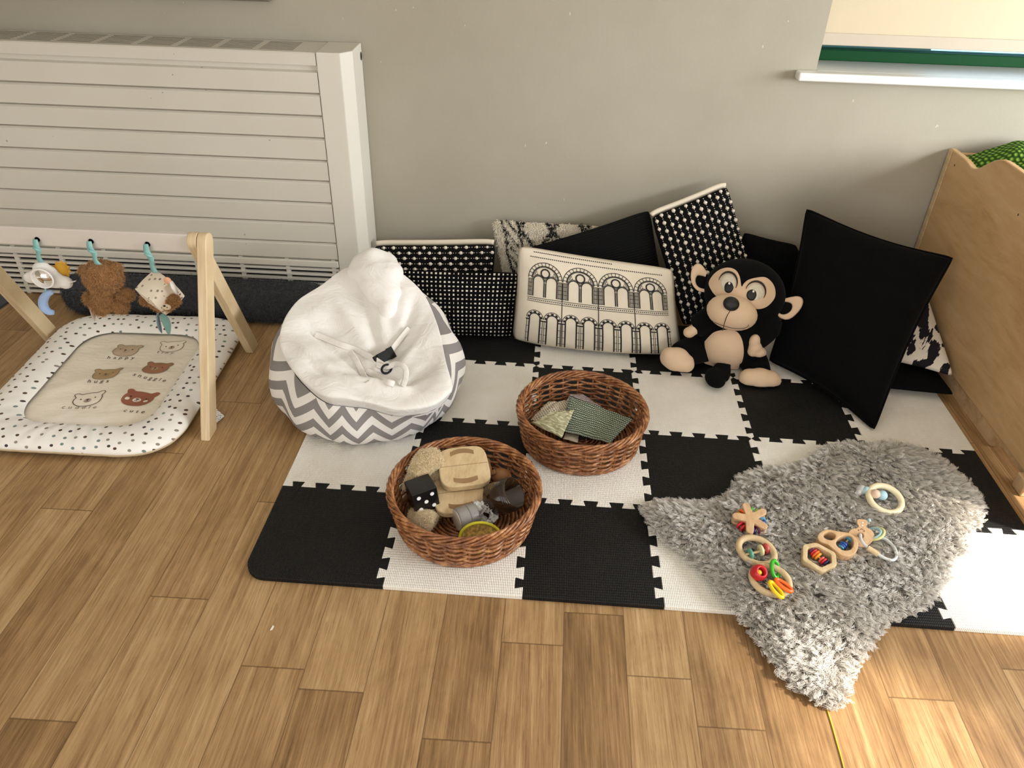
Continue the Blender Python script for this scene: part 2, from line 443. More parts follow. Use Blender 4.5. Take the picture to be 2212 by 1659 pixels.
# bottom grille
gr = obj('bottom_grille', G().add(box2((RL, RF + .03, 0), (-.0545, RF + .034, .18))), M_dark, rad, smooth=False)
g = G()
for k in range(9): g.add(box2((RL, RF + .002, .006 + .019 * k), (-.0545, RF + .014, .015 + .019 * k)))
for k in range(14): g.add(box2((-.08 - .155 * k, RF + .004, 0), (-.066 - .155 * k, RF + .016, .18)))
obj('grille', g, M_radw, gr, bevel=.001)
obj('bottom_rail', G().add(box2((RL, RF - .004, .155), (-.0545, RF + .02, .178))), M_radw, rad, bevel=.003)
# ================================================================== storage unit on the right
UX = 1.865
un = thing('storage_unit', 'pale wood storage unit with wavy topped side standing at the right of the mat', 'storage unit', (2.2, .8, 0))
def top_z(y):
    t = min(1, max(0, (1.205 - y) / .17)); t = t * t * (3 - 2 * t); d = math.exp(-((y - 1.165) / .05) ** 2) * .012
    return .59 + .062 * t - d
ys = np.linspace(1.345, .235, 60)
poly = [(y, .05) for y in (1.345, .235)] + [(y, top_z(y)) for y in ys[::-1]]
Mx = Matrix(((0, 0, 1, UX), (1, 0, 0, 0), (0, 1, 0, 0), (0, 0, 0, 1)))
obj('side_panel', G().add(prism(poly, 0, .018, Mx)), M_birch, un, smooth=False, bevel=.003)
obj('side_panel', G().add(prism(poly, .62, .638, Mx)), M_birch, un, smooth=False, bevel=.003)
obj('corner_strip', G().add(box2((UX - .003, 1.322, .05), (UX - .0003, 1.345, .588))), M_pale, un, bevel=.0012, label='paler strip along the back edge')
obj('back_panel', G().add(box2((UX + .0185, 1.32, .06), (UX + .6195, 1.338, .58))), M_birch, un, smooth=False)
obj('shelf', G().add(box2((UX + .0185, .24, .40), (UX + .6195, 1.319, .42))), M_birch, un, smooth=False)
g = G().add(box2((UX + .006, .62, .0), (UX + .018, 1.34, .0495)))
g.add(prism([(.62, .0495), (.62, .0), (.605, .004), (.585, .022), (.56, .033), (.24, .036), (.24, .0495)], .006, .018, Mx))
obj('plinth', g, M_birche, un, smooth=False)
obj('foot', G().add(box2((UX - .012, .405, .0), (UX + .03, .45, .046))), M_birche, un, bevel=.004)
for (u, v) in ((2062, 357), (2199.5, 464)):
    p = at(u, v, x=UX); g = G()
    g.add(prism([(.0022 * math.cos(a), .0035 * math.sin(a)) for a in np.linspace(0, 2 * PI, 10, endpoint=False)], -.001, .0004, frame4(p, (0, -1, 0), (0, 0, 1))))
    obj('screw_hole', g, M_dark, un, smooth=False)
# green knitted blanket folded inside the unit
MG = MT('green_knit_blanket', .9, .2); U_, V_, _ = MG.xyz(MG.coord('UV')); oc = MG.coord()
ku = ((U_ * 46.0).fract() - .5).abs(); kv = (((V_ * 30.0) + (U_ * 46.0).floor() * .5).fract() - .5).abs(); kh = (ku * ku + kv * kv).pw(.5) * -2.0 + 1.0
MG.col(MG.mix(kh.smooth(.05, .75), srgb(46, 84, 18), MG.ramp(MG.noise(oc, 12, 3), [(.3, srgb(136, 184, 72)), (.7, srgb(164, 208, 98))]))); MG.bump(kh, .9, .006)
def blanket_pt(u, v):
    y = 1.305 - .95 * v; x = UX + .030 + .56 * u
    z = .575 + .055 * min(1, u * 3.5) ** .7 + .018 * nz(x * 8, y * 7) + .022 * math.sin(9 * y + 14 * x) * math.exp(-((y - 1.1) / .2) ** 2) + .010 * nz(x * 20, y * 20, 2) - .02 * max(0, (.02 - u)) * 10
    return Vector((x, y, z))
g = G().add(grid(blanket_pt, 60, 90)); 
for j in range(91):
    for i in range(61): g.uv[j * 61 + i] = (i / 60, j / 90 * 1.7)
g.add(grid(lambda u, v: Vector((UX + .030 + .56 * u, 1.305 - .95 * v, .425)), 2, 2, flip=True))
for b0_, f0 in ((0, lambda t: blanket_pt(0, t)), (1, lambda t: blanket_pt(1, t))):
    xx = UX + .030 + .56 * b0_; g.add(grid(lambda u, v: Vector((xx, 1.305 - .95 * u, .425)).lerp(f0(u), v), 90, 1, flip=bool(b0_)))
for b0_ in (0, 1):
    yy = 1.305 - .95 * b0_; g.add(grid(lambda u, v: Vector((UX + .030 + .56 * u, yy, .425)).lerp(blanket_pt(u, b0_), v), 60, 1, flip=not b0_))
setp(obj('knitted_blanket', g, MG.m), 'bright green chunky knitted blanket lying in the pale wood storage unit', 'blanket')
# ================================================================== foam mat
MA = Matrix.Rotation(-.0192, 4, 'Z'); TX, TY, TH = .3, .2985, .012
hp = .009
tabs = [(.035, .067, -1), (.085, .160, 1), (.160, .272, -1), (.263, .371, 1), (.371, .479, -1), (.471, .580, 1), (.580, .692, -1), (.681, .790, 1), (.787, .872, -1), (.882, .962, 1)]
def edge_pts(first):
    """(t, d) along one side; dovetail tabs alternate either side of the line"""
    pts = [(0, 0)]; s = []
    b = [.0, .076, .161, .267, .371, .475, .580, .686, .7885, .877, 1.0]
    sg = -1
    for i in range(10):
        lo, hi = b[i], b[i + 1]; dv = .009
        a = lo - (dv if i else -.035) ; c = hi + (dv if i < 9 else -.035)
        if i == 0: a = .03
        if i == 9: c = .97
        s += [(a, sg), (c, sg)]; sg = -sg
    pts += s + [(1, 0)]
    return pts
EP = edge_pts(0)
def hb(i, j):   # boundary along x at row line j, from column i
    y = j * TY
    if j == 0: return [(i * TX, y), ((i + 1) * TX, y)]
    if j == 4: return [(i * TX, y), ((i + 1) * TX, y)]
    out = [((i + t) * TX, y + d * hp) for t, d in EP]
    if i == 0: out = [(0, y - hp)] + out[2:]
    if i == 5: out = out[:-2] + [(6 * TX, y + hp)]
    return out
def vb(i, j):
    x = i * TX
    if i in (0, 6): return [(x, j * TY), (x, (j + 1) * TY)]
    out = [(x - d * hp, (j + t) * TY) for t, d in EP]
    if j == 0: out = [(x + hp, 0)] + out[2:]
    if j == 3: out = out[:-2] + [(x - hp, 4 * TY)]
    return out
ordn = ['first', 'second', 'third', 'fourth', 'fifth', 'sixth']; rown = ['front', 'second', 'third', 'back']
for j in range(4):
    for i in range(6):
        if i == 0 and j >= 2: continue
        b, r, t, l = hb(i, j), vb(i + 1, j), hb(i, j + 1), vb(i, j)
        # meet the neighbours' outer offsets
        if j == 0: b = [(l[0][0], 0), (r[0][0], 0)]
        if j == 3: t = [(l[-1][0], 4 * TY), (r[-1][0], 4 * TY)]
        if i == 0: l = [(0, b[0][1]), (0, t[0][1])]
        if i == 5: r = [(6 * TX, b[-1][1]), (6 * TX, t[-1][1])]
        poly = b[:-1] + r[:-1] + t[::-1][:-1] + l[::-1][:-1]
        if i == 0 and j == 0:
            R_ = .05; arc = [(R_ - R_ * math.cos(a), R_ - R_ * math.sin(a)) for a in np.linspace(0, PI / 2, 9)]
            poly = arc + poly[1:]
        cx, cy = (i + .5) * TX, (j + .5) * TY
        q = []
        for x, y in poly: q.append((cx + (x - cx) * .9978, cy + (y - cy) * .9978))
        blk = (i + j) % 2 == 0
        o = obj('foam_tile', G().add(prism(q, 0, TH, MA)), M_foamb if blk else M_foamw, smooth=False, bevel=.0012, bseg=1)
        lab = f"{'black' if blk else 'white'} foam puzzle tile, {ordn[i]} from left in the mat's {rown[j]} row"
        if i == 0 and j == 0: lab = 'black foam puzzle tile with the rounded corner at the front left of the mat'
        if i == 0 and j == 1: lab = 'white foam puzzle tile at the mat edge in front of the bean bag'
        setp(o, lab, 'foam tile', 'foam floor tiles')
# ================================================================== shaggy strands (wool, fur, pile)
def strands(name, pos, rad, mat, parent):
    """pos: (n, k, 3) array of strand points in world coordinates"""
    n, k, _ = pos.shape
    hc = D.hair_curves.new(name); hc.add_curves([k] * n)
    o = D.objects.new(name, hc); C.objects.link(o)
    M = np.array(wm(parent).inverted()); P = pos.reshape(-1, 3)
    o.parent = parent
    P = P @ M[:3, :3].T + M[:3, 3]
    hc.position_data.foreach_set('vector', P.astype(np.float32).ravel())
    ra = hc.attributes.get('radius') or hc.attributes.new('radius', 'FLOAT', 'POINT')
    tap = np.tile(rad * np.linspace(1, .35, k), n).astype(np.float32); ra.data.foreach_set('value', tap)
    hc.materials.append(mat); o['kind'] = 'stuff'
    return o
def fur_on(name, roots, nrm, length, rad, mat, parent, k=4, droop=.3, jit=.5, curl=0.0, clump=None):
    """short fur: roots (n,3), normals (n,3)"""
    n = len(roots); d = nrm + rng.normal(0, jit, (n, 3)); d /= np.linalg.norm(d, axis=1, keepdims=True)
    L = length * rng.uniform(.6, 1.2, n)[:, None]
    t = np.linspace(0, 1, k)[None, :, None]
    side = rng.normal(0, 1, (n, 3)); side -= d * (side * d).sum(1, keepdims=True)
    pos = roots[:, None, :] + d[:, None, :] * L[:, None] * t + np.array([0, 0, -1]) * droop * L[:, None] * t ** 2 + side[:, None, :] * curl * L[:, None] * np.sin(t * 5)
    return strands(name, pos, rad, mat, parent)
def sample(vs, fs, n):
    """random surface points + normals of a face list"""
    V = np.array([tuple(v) for v in vs]); T = []
    for f in fs:
        for i in range(1, len(f) - 1): T.append((f[0], f[i], f[i + 1]))
    T = np.array(T); a, b, c = V[T[:, 0]], V[T[:, 1]], V[T[:, 2]]
    N = np.cross(b - a, c - a); A = np.linalg.norm(N, axis=1); p = A / A.sum()
    i = rng.choice(len(T), n, p=p); r1 = np.sqrt(rng.random(n))[:, None]; r2 = rng.random(n)[:, None]
    P = a[i] * (1 - r1) + b[i] * r1 * (1 - r2) + c[i] * r1 * r2
    return P, N[i] / (A[i][:, None] + 1e-12)
# ================================================================== wooden baby gym
GX = -.266; GXL = -.925
gym = thing('baby_gym', 'wooden A-frame baby gym standing over the dotted play mat', 'baby gym', (-.6, .70, 0))
AP = Vector((0, .70, .462))
def gym_leg(x, foot_y, off):
    """rounded plywood board from the foot to the apex"""
    f = Vector((x + off, foot_y, 0)); a = Vector((x + off, .70, .462)); d = (a - f).normalized(); w, t = .048, .025
    n = Vector((1, 0, 0)).cross(d)
    M = Matrix(((d.x, n.x, 1, a.x), (d.y, n.y, 0, a.y), (d.z, n.z, 0, a.z), (0, 0, 0, 1)))
    Ln = (a - f).length
    pts = [(w / 2 * math.sin(s), w / 2 * math.cos(s)) for s in np.linspace(0, PI, 12)]
    # the foot is cut level with the floor
    k = n.z / d.z
    pts += [(-Ln + k * w / 2, -w / 2), (-Ln - k * w / 2, w / 2)]
    return prism(pts, -t / 2, t / 2, M)
for x, s in ((GX, 1), (GXL, -1)):
    front = obj('leg', G().add(gym_leg(x, .482, 0.013 * s)), M_ply, gym, bevel=.003)
    obj('leg', G().add(gym_leg(x, .918, -.013 * s)), M_ply, gym, bevel=.003)
    g = G()
    for dz in (-.012, .006):
        g.add(prism([(.003 * math.cos(a), .003 * math.sin(a)) for a in np.linspace(0, 2 * PI, 10, endpoint=False)], 0, .0012, frame4((x + .018 * 1, .70 - .012, .462 + dz), (0, 1, 0), (0, 0, 1))))
M_bar = simple('bar_paint', srgb(214, 206, 196), .5, .03, 8)
bar = obj('crossbar', G().add(box2((GXL + .012, .690, .434), (GX - .012, .710, .484))), M_bar, gym, bevel=.003)
g = G()
for u, v in ((412, 524), (413, 540)):
    p = at(u, v, y=.69); obj('bolt', G().add(lathe([(0, .0), (.0035, 0), (.0035, .0014), (.002, .002), (0, .0015)], 12, frame4((p.x, .6898, p.z), (1, 0, 0), (0, 0, 1)) @ Matrix.Rotation(0, 4, 'X'))), simple('bolt_metal', (.09, .06, .04), .4, metal=.8) if u == 412 else D.materials['bolt_metal'], bar)
holes = [at(81, 517, y=.69), at(197, 521, y=.69), at(319, 527, y=.69)]
M_chr = MT('hole_ring', .25, metal=1); M_chr.col((.75, .75, .73))
for p in holes:
    obj('strap_hole', G().add(lathe([(.0066, 0), (.0078, .001), (.0078, 0)], 18, frame4((p.x, .6895, p.z), (1, 0, 0), (0, 0, 1)))).add(lathe([(0, .0002), (.0066, .0002)], 16, frame4((p.x, .6895, p.z), (1, 0, 0), (0, 0, 1))), 1), [M_chr.m, M_dark], bar)
# ================================================================== play mat under the gym
pm = thing('play_mat', 'padded baby play mat with spotted border and printed bear faces', 'play mat', (-.58, .7, 0))
PC = [(-.868, .352), (-.300, .352), (-.322, 1.042), (-.90, 1.025)]      # corners fl, fr, br, bl (outer)
def pm_outline(inset, rad, n=12):
    """rounded quadrilateral"""
    P = [Vector((x, y, 0)) for x, y in PC]; c = sum(P, Vector()) / 4; out = []
    Q = []
    for i in range(4):
        a, b, d = P[i - 1], P[i], P[(i + 1) % 4]; e1 = (a - b).normalized(); e2 = (d - b).normalized()
        Q.append(b + (e1 + e2) * inset)
    for i in range(4):
        a, b, d = Q[i - 1], Q[i], Q[(i + 1) % 4]; e1 = (a - b).normalized(); e2 = (d - b).normalized()
        r = rad[i] if hasattr(rad, '__len__') else rad
        p1, p2 = b + e1 * r, b + e2 * r
        for k in range(n + 1):
            t = k / n; out.append(p1 * (1 - t) ** 2 + b * 2 * t * (1 - t) + p2 * t * t)
        # straight run
        nb = Q[(i + 1) % 4]; r2 = rad[(i + 1) % 4] if hasattr(rad, '__len__') else rad
        e = (nb - p2).length - r2
        for k in range(1, 22): out.append(p2 + (nb - p2).normalized() * e * k / 22)
    return out
Oo = pm_outline(0.0, [.14, .15, .13, .14]); Oi = pm_outline(.105, [.10, .10, .10, .10]); NO = len(Oo)
def border_pt(i, s):
    """s 0 outer bottom .. 1 inner edge"""
    a, b = Oo[i % NO], Oi[i % NO]; p = a.lerp(b, 1); d = (b - a)
    ang = -.55 + s * (PI * .95 + .55); wv = 1 + .05 * math.sin(i * 1.7) + .06 * nz(i * .45, 3)
    c = a.lerp(b, .5); e = d * .5
    z = .026 + .027 * math.sin(ang) * wv
    q = c - e * math.cos(ang) * (1 + .02 * nz(i * .7, 9))
    return Vector((q.x, q.y, max(z + .0005, .0015)))
g = G(); ns = 16
vf = grid(lambda u, v: border_pt(int(round(u * NO)), v), NO, ns, cu=True)
MD_ = MT('spotted_cotton', .85, .2, sheen=.1); oc = MD_.coord(); X, Y, Z = MD_.xyz(oc)
pv = MD_.comb(X, Y + Z * .8, 0.0)
dist, vn = MD_.vor(pv, 34, .6, dim='2D'); cr = MD_.xyz(vn.outputs['Color'])
spot = MD_.ramp(cr[0], [(0, srgb(92, 66, 54)), (.30, srgb(150, 142, 128)), (.55, srgb(122, 142, 136)), (.75, srgb(70, 62, 58))]); spot.node.color_ramp.interpolation = 'CONSTANT'
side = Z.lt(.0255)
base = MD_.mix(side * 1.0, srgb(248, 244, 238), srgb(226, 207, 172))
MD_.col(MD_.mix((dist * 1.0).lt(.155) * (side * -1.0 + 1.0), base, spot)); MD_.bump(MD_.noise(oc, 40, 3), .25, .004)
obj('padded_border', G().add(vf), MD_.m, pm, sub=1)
M_cream = MT('cream_cotton', .85, .2, sheen=.1); oc = M_cream.coord()
M_cream.col(M_cream.ramp(M_cream.noise(oc, 4, 3), [(.3, srgb(244, 234, 214)), (.7, srgb(250, 242, 226))])); M_cream.bump(M_cream.noise(M_cream.map(oc, (1.2, 2.4, 1)), 9, 4, .6), .5, .012)
cI = sum(Oi, Vector()) / NO
def inner_z(x, y): return .0275 + .0055 * nz(x * 9 + y * 4, y * 13 - x * 6) + .003 * nz(x * 22, y * 22, 5)
def inner_pt(u, v):
    p = Oi[int(round(u * NO)) % NO].lerp(cI, v * 1.08 - .08); k = min(1, v * 5)
    return Vector((p.x, p.y, inner_z(p.x, p.y) * k + .022 * (1 - k)))
inner = obj('centre_panel', G().add(grid(inner_pt, NO, 16, cu=True)), M_cream.m, pm)
def on_inner(x, y, off): return Vector((x, y, inner_z(x, y) + off))
def flat_shape(poly, off):
    """filled outline lying on the panel (star shaped about its centre)"""
    n = len(poly); cx = sum(p[0] for p in poly) / n; cy = sum(p[1] for p in poly) / n; vs = [on_inner(cx, cy, off)]; fs = []
    for r in (.5, 1): vs += [on_inner(cx + (x - cx) * r, cy + (y - cy) * r, off) for x, y in poly]
    for i in range(n):
        j = (i + 1) % n; fs += [(0, 1 + i, 1 + j), (1 + i, 1 + n + i, 1 + n + j, 1 + j)]
    return vs, fs
def stroke2(pts, w, fn, closed=False):
    """flat ribbon along 2D points; fn maps (x, y) to the surface"""
    n = len(pts); vs = []; fs = []
    for i in range(n):
        a = pts[(i - 1) % n] if (closed or i) else pts[0]; b = pts[(i + 1) % n] if (closed or i < n - 1) else pts[-1]
        dx, dy = b[0] - a[0], b[1] - a[1]; l = math.hypot(dx, dy) or 1; nx, ny = -dy / l * w / 2, dx / l * w / 2
        vs += [fn(pts[i][0] + nx, pts[i][1] + ny), fn(pts[i][0] - nx, pts[i][1] - ny)]
    for i in range(n if closed else n - 1):
        j = (i + 1) % n; fs.append((2 * i + 1, 2 * j + 1, 2 * j, 2 * i))
    return vs, fs
def flatmat(name, c): return simple(name, c, .85, .06, 40)
M_ink = flatmat('print_ink', srgb(70, 52, 42)); M_inkl = flatmat('print_ink_light', srgb(150, 132, 112)); M_terr = flatmat('print_terracotta', srgb(164, 102, 80)); M_taupe = flatmat('print_taupe', srgb(202, 180, 152)); M_tan = flatmat('print_tan', srgb(190, 160, 120)); M_rust = flatmat('print_rust', srgb(172, 122, 92)); M_offw = flatmat('print_white', srgb(240, 230, 212)); M_grey = flatmat('print_grey', srgb(186, 168, 150))
def bear_face(px, py, s, rot, fill, line, muzzle, word, wpx, wrot, wsize, wcol, cheeks=None, skew=(1, 1)):
    p = at(px, py, z=.030); cr_, sr = math.cos(rot), math.sin(rot)
    T = lambda x, y: (p.x + s * (x * skew[0] * cr_ - y * skew[1] * sr), p.y + s * (x * skew[0] * sr + y * skew[1] * cr_))
    el = lambda cx, cy, a, b, n=22: [T(cx + a * math.cos(t), cy + b * math.sin(t)) for t in np.linspace(0, 2 * PI, n, endpoint=False)]
    head = []
    for t in np.linspace(0, 2 * PI, 60, endpoint=False):
        r = 1 / ((abs(math.cos(t)) / 1.0) ** 2.3 + (abs(math.sin(t)) / .80) ** 2.3) ** (1 / 2.3)
        for ce in (.70, PI - .70):
            dd = math.atan2(math.sin(t - ce), math.cos(t - ce)); r += .42 * math.exp(-(dd / .20) ** 4)
        head.append(T(r * math.cos(t), r * math.sin(t)))
    g = G(); mats = [fill, line, muzzle, M_ink]
    g.add(flat_shape(head, .0010), 0)
    if line: g.add(stroke2(head, .0020, lambda x, y: on_inner(x, y, .0016), True), 1)
    else: mats[1] = M_ink
    g.add(flat_shape(el(0, -.12, .27, .24), .0018), 2)
    for ex in (-.52, .52): g.add(flat_shape(el(ex, .12, .06, .07, 10), .0019), 3)
    g.add(flat_shape(el(0, -.02, .11, .06, 12), .0024), 3); g.add(stroke2([T(0, -.02), T(0, -.22)], .0016, lambda x, y: on_inner(x, y, .0024)), 3)
    g.add(stroke2([T(-.09, -.24), T(0, -.21), T(.09, -.24)], .0013, lambda x, y: on_inner(x, y, .0024)), 3)
    if cheeks:
        mats.append(cheeks)
        for ex in (-.62, .62): g.add(flat_shape(el(ex, -.15, .15, .15, 14), .0018), 4)
    pr = obj('printed_bear', g, mats, pm, smooth=False)
    cu = D.curves.new('t', 'FONT'); cu.body = word; cu.size = wsize; cu.space_character = 1.7; cu.align_x = 'CENTER'; cu.resolution_u = 3
    to = D.objects.new('t', cu); C.objects.link(to); bpy.context.view_layer.update()
    me = D.meshes.new_from_object(to.evaluated_get(bpy.context.evaluated_depsgraph_get())); D.objects.remove(to)
    q = at(*wpx, z=.030); g = G(); cw, sw = math.cos(wrot), math.sin(wrot)
    vs = [on_inner(q.x + v.co.x * cw - v.co.y * sw, q.y + v.co.x * sw + v.co.y * cw, .0016) for v in me.vertices]
    g.add((vs, [tuple(f.vertices) for f in me.polygons])); D.meshes.remove(me)
    obj('printed_word', g, wcol, pm, smooth=False)
bear_face(272, 757, .037, -.05, M_taupe, M_inkl, M_taupe, 'happy', (259, 774), .10, .021, M_ink)
bear_face(371, 748, .034, .22, M_cream.m, M_inkl, M_taupe, 'tiny', (355, 762), -.08, .021, M_inkl)
bear_face(229, 808, .036, .16, M_tan, M_inkl, M_tan, 'hugs', (211, 827), .10, .021, M_ink)
bear_face(336, 795, .037, -.10, M_rust, M_inkl, M_tan, 'snuggle', (321, 819), -.20, .021, M_ink)
bear_face(189, 861, .037, .24, M_cream.m, M_ink, M_grey, 'cuddle', (169, 881), .10, .021, M_inkl)
bear_face(297, 860, .043, -.10, M_terr, None, M_offw, 'cute', (288, 891), -.02, .021, M_ink, M_offw)
# care label at the mat's right edge
g = G(); a = at(456, 880, z=.02); 
lab = [at(457, 878, z=.022), at(457, 908, z=.004), at(468, 914, z=.003), at(485, 899, z=.004), at(466, 882, z=.016)]
vs = [p for p in lab]; g.add((vs, [(0, 1, 2, 3, 4)]))
tagm = MT('care_label', .7); oc = tagm.coord(); X, Y, Z = tagm.xyz(oc); tagm.col(tagm.mix(((Y * 900.0).sin().gt(.2)) * tagm.noise(oc, 240, 1).gt(.48) * .7, srgb(238, 236, 232), srgb(90, 88, 90)))
obj('care_label', g, tagm.m, pm, smooth=False, solid=.0006)
# ================================================================== toys hanging from the bar
M_teal = simple('teal_ribbon', srgb(140, 190, 186), .7, .12, 60); M_wcot = simple('white_plush', srgb(240, 236, 230), .9, .04, 30, 60, .3, .003, sheen=.3)
def strap(hole, end, w=.010, parent=None, mat=None):
    a = Vector((hole.x, .685, hole.z)); b = Vector(end)
    loop = [a + Vector((0, -.0022, .003)), a + Vector((0, -.005, .001)), a + Vector((0, -.008, -.014)), a.lerp(b, .45) + Vector((.003, -.006, 0)), a.lerp(b, .75) + Vector((-.002, -.003, 0)), b]
    loop = catmull(loop, 6); g = G(); n = len(loop); vs = []
    for i, p in enumerate(loop):
        tw = .5 * math.sin(i * .35) * (0 if i < 12 else 1); hw = w * .72 * (.62 + .38 * min(1, i / 10)); d = Vector((math.cos(tw), -math.sin(tw) * .6, 0)) * hw
        vs += [p - d, p + Vector((0, -.0012, 0)), p + d]
    g.add((vs, [f for i in range(n - 1) for f in ((3 * i, 3 * i + 1, 3 * i + 4, 3 * i + 3), (3 * i + 1, 3 * i + 2, 3 * i + 5, 3 * i + 4))]))
    m = loop[n // 2]; g.add(tube([m + Vector((-w * .7, -.003, .004)), m + Vector((0, -.006, .001)), m + Vector((w * .7, -.003, -.004))], .0028, 6))
    return obj('strap', g, mat or M_teal, parent, solid=.0012)
# cloud with mirror, sun behind it, moon below
p0 = at(105, 601, y=.685)
cl = thing('hanging_cloud_toy', 'white cloud toy with a round mirror, yellow sun and blue moon hanging at left', 'hanging toy', p0)
g = G()
def pxv(u, v, y): return at(u, v, y=y)
for (u, v, r, sy) in ((92, 582, .026, .8), (66, 600, .019, .8), (118, 604, .028, .75), (140, 610, .022, .7), (92, 604, .026, .8), (80, 598, .024, .8), (105, 590, .026, .8)):
    g.add(ell(pxv(u, v, .685), (r, r * .62, r * .86), None, 16, 10))
cb = obj('cloud', g, M_wcot, cl, remesh=.0035, smoothit=4)
mm = MT('mirror', .03, metal=1); mm.col((.86, .84, .82))
mp = pxv(91, 602, .655); Mm = frame4(mp, (1, 0, -.10), (0, .02, 1))
obj('mirror', G().add(prism([(.028 * math.cos(a), .026 * math.sin(a)) for a in np.linspace(0, 2 * PI, 30, endpoint=False)], 0, .0015, Mm)), mm.m, cl)
obj('mirror_rim', G().add(torus(mp, .0283, .0024, Mm.to_3x3(), 30, 8, ry=.0263)), M_wcot, cl)
M_yel = simple('sun_felt', srgb(226, 172, 58), .9, .08, 40, sheen=.2)
sp = pxv(133, 583, .705); poly = []
for i in range(22):
    r = .026 if i % 2 == 0 else .0195
    poly.append((r * math.cos(2 * PI * i / 22), r * math.sin(2 * PI * i / 22)))
Ms = frame4(sp, (1, 0, -.15), (0, .35, 1))
obj('sun_rays', G().add(prism(poly, -.003, .003, Ms)), M_yel, cl, bevel=.0015); obj('sun_face', G().add(ell(sp, (.020, .020, .011), Ms.to_3x3())), M_yel, cl)
M_moon = simple('moon_felt', srgb(160, 186, 226), .9, .06, 40, sheen=.2)
arc = [pxv(u, v, .68) for u, v in ((113, 631), (104, 634), (97, 641), (93, 651), (94, 661), (99, 669), (107, 674), (116, 675))]
arc = catmull(arc, 4); nn = len(arc)
obj('moon', G().add(tube(arc, [.0035 + .0095 * math.sin(PI * (.1 + .8 * i / (nn - 1))) for i in range(nn)], 10)), M_moon, cl, sub=1)
obj('moon_ribbon', G().add(tube([pxv(96, 618, .68), pxv(99, 627, .68), pxv(103, 634, .68)], .004, 6, flat=.3)), M_teal, cl)
obj('side_tab', G().add(tube([pxv(147, 611, .68), pxv(155, 609, .68), pxv(164, 607, .68)], [.004, .0045, .0045], 6, flat=.2)), M_wcot, cl)
strap(holes[0], pxv(89, 566, .685), .011, cl)
# brown teddy seen from behind
M_bear = simple('bear_plush', srgb(142, 102, 62), .95, .25, 60, 180, .6, .003, sheen=.3)
H_bear = hairmat('bear_fur', srgb(84, 54, 26), srgb(192, 146, 96))
bt = thing('hanging_teddy_toy', 'brown fluffy teddy seen from behind hanging in the middle', 'hanging toy', pxv(228, 620, .685))
g = G(); raw = G()
for (u, v, rx, ry, rz) in ((222, 597, .0545, .040, .044), (183, 584, .016, .012, .016), (253, 578, .014, .012, .012), (227, 643, .036, .030, .036), (271, 636, .026, .015, .015), (192, 645, .014, .014, .022), (259, 660, .022, .018, .022), (217, 664, .024, .018, .022), (229, 657, .012, .022, .012)):
    e = ell(pxv(u, v, .685), (rx * .92, ry, rz), None, 18, 12); g.add(e); raw.add(e)
body = obj('body', g, M_bear, bt, remesh=.004, smoothit=3)
R_, N_ = sample(raw.v, raw.f, 9000); fur_on('fur', R_ - N_ * .003, N_, .0105, .0005, H_bear, bt, 4, .25, .55, .25)
strap(holes[1], pxv(213, 572, .672), .011, bt)
M_leafp = simple('pale_leaf', srgb(206, 190, 178), .9, .06, 40); M_leafg = simple('green_leaf', srgb(122, 160, 150), .9, .06, 40); M_leafb = simple('blue_leaf', srgb(150, 170, 184), .9, .06, 40)
def leaf(P, w, mat, name, parent):
    c = catmull(P, 5); n = len(c); obj(name, G().add(tube(c, [max(.0008, w * math.sin(PI * min(1, .08 + .92 * i / (n - 1))) ** .8) for i in range(n)], 10, flat=.3)), mat, parent)
leaf([pxv(196, 660, .69), pxv(200, 672, .69), pxv(205, 694, .69)], .011, M_leafp, 'leaf', bt)
# soft cube
M_cubec = MT('cube_cotton', .9, .2); oc = M_cubec.coord(); dd, vn = M_cubec.vor(oc, 62, .35); cc = M_cubec.xyz(vn.outputs['Color'])
M_cubec.col(M_cubec.mix(dd.lt(.23), srgb(236, 224, 204), M_cubec.ramp(cc[1], [(0, srgb(120, 86, 66)), (.5, srgb(158, 148, 132))])))
cbp = pxv(346, 632, .685)
ct = thing('hanging_cube_toy', 'spotted cream soft cube with a bear face hanging at right near the leg', 'hanging toy', cbp)
# three visible faces of a cube hung by a corner-ish edge
e1 = (pxv(312, 622, .68) - pxv(342, 590, .69)); 
Mc = Matrix.Rotation(math.radians(-38), 3, 'Z') @ Matrix.Rotation(math.radians(28), 3, 'X') @ Matrix.Rotation(math.radians(10), 3, 'Y')
g = G(); nq = 10
def cube_pt(f, u, v, s=.035):
    a, b = u * 2 - 1, v * 2 - 1; k = .86 + .14 * (1 - max(abs(a), abs(b)) ** 2)
    p = {0: (a, b, 1), 1: (b, a, -1), 2: (1, a, b), 3: (-1, b, a), 4: (b, 1, a), 5: (a, -1, b)}[f]
    v_ = Vector(p); v_ = v_ * (.80 + .36 / max(1.0, v_.length) * 1.0) ; return cbp + Mc @ (v_ * s)
for f in range(6): g.add(grid(lambda u, v: cube_pt(f, u, v), nq, nq), 0 if f != 1 else 1)
obj('soft_cube', g, [M_cubec.m, M_bear], ct)
cfx, cfy = pxv(348, 650, .655), None
g = G(); raw = G()
for (u, v, rx, ry, rz, y) in ((349, 652, .036, .016, .026, .666), (327, 635, .012, .008, .010, .662), (313, 648, .013, .010, .012, .668), (372, 648, .02, .014, .018, .668)):
    e = ell(pxv(u, v, y), (rx, ry, rz), None, 16, 10); g.add(e); raw.add(e)
obj('bear_face', g, M_bear, ct, remesh=.004, smoothit=2)
R_, N_ = sample(raw.v, raw.f, 3500); fur_on('fur', R_ - N_ * .002, N_, .0085, .0005, H_bear, ct, 4, .25, .55, .25)
mz = obj('muzzle', G().add(ell(pxv(359, 663, .650), (.0135, .006, .0095))), simple('muzzle_felt', srgb(214, 196, 166), .9), ct)
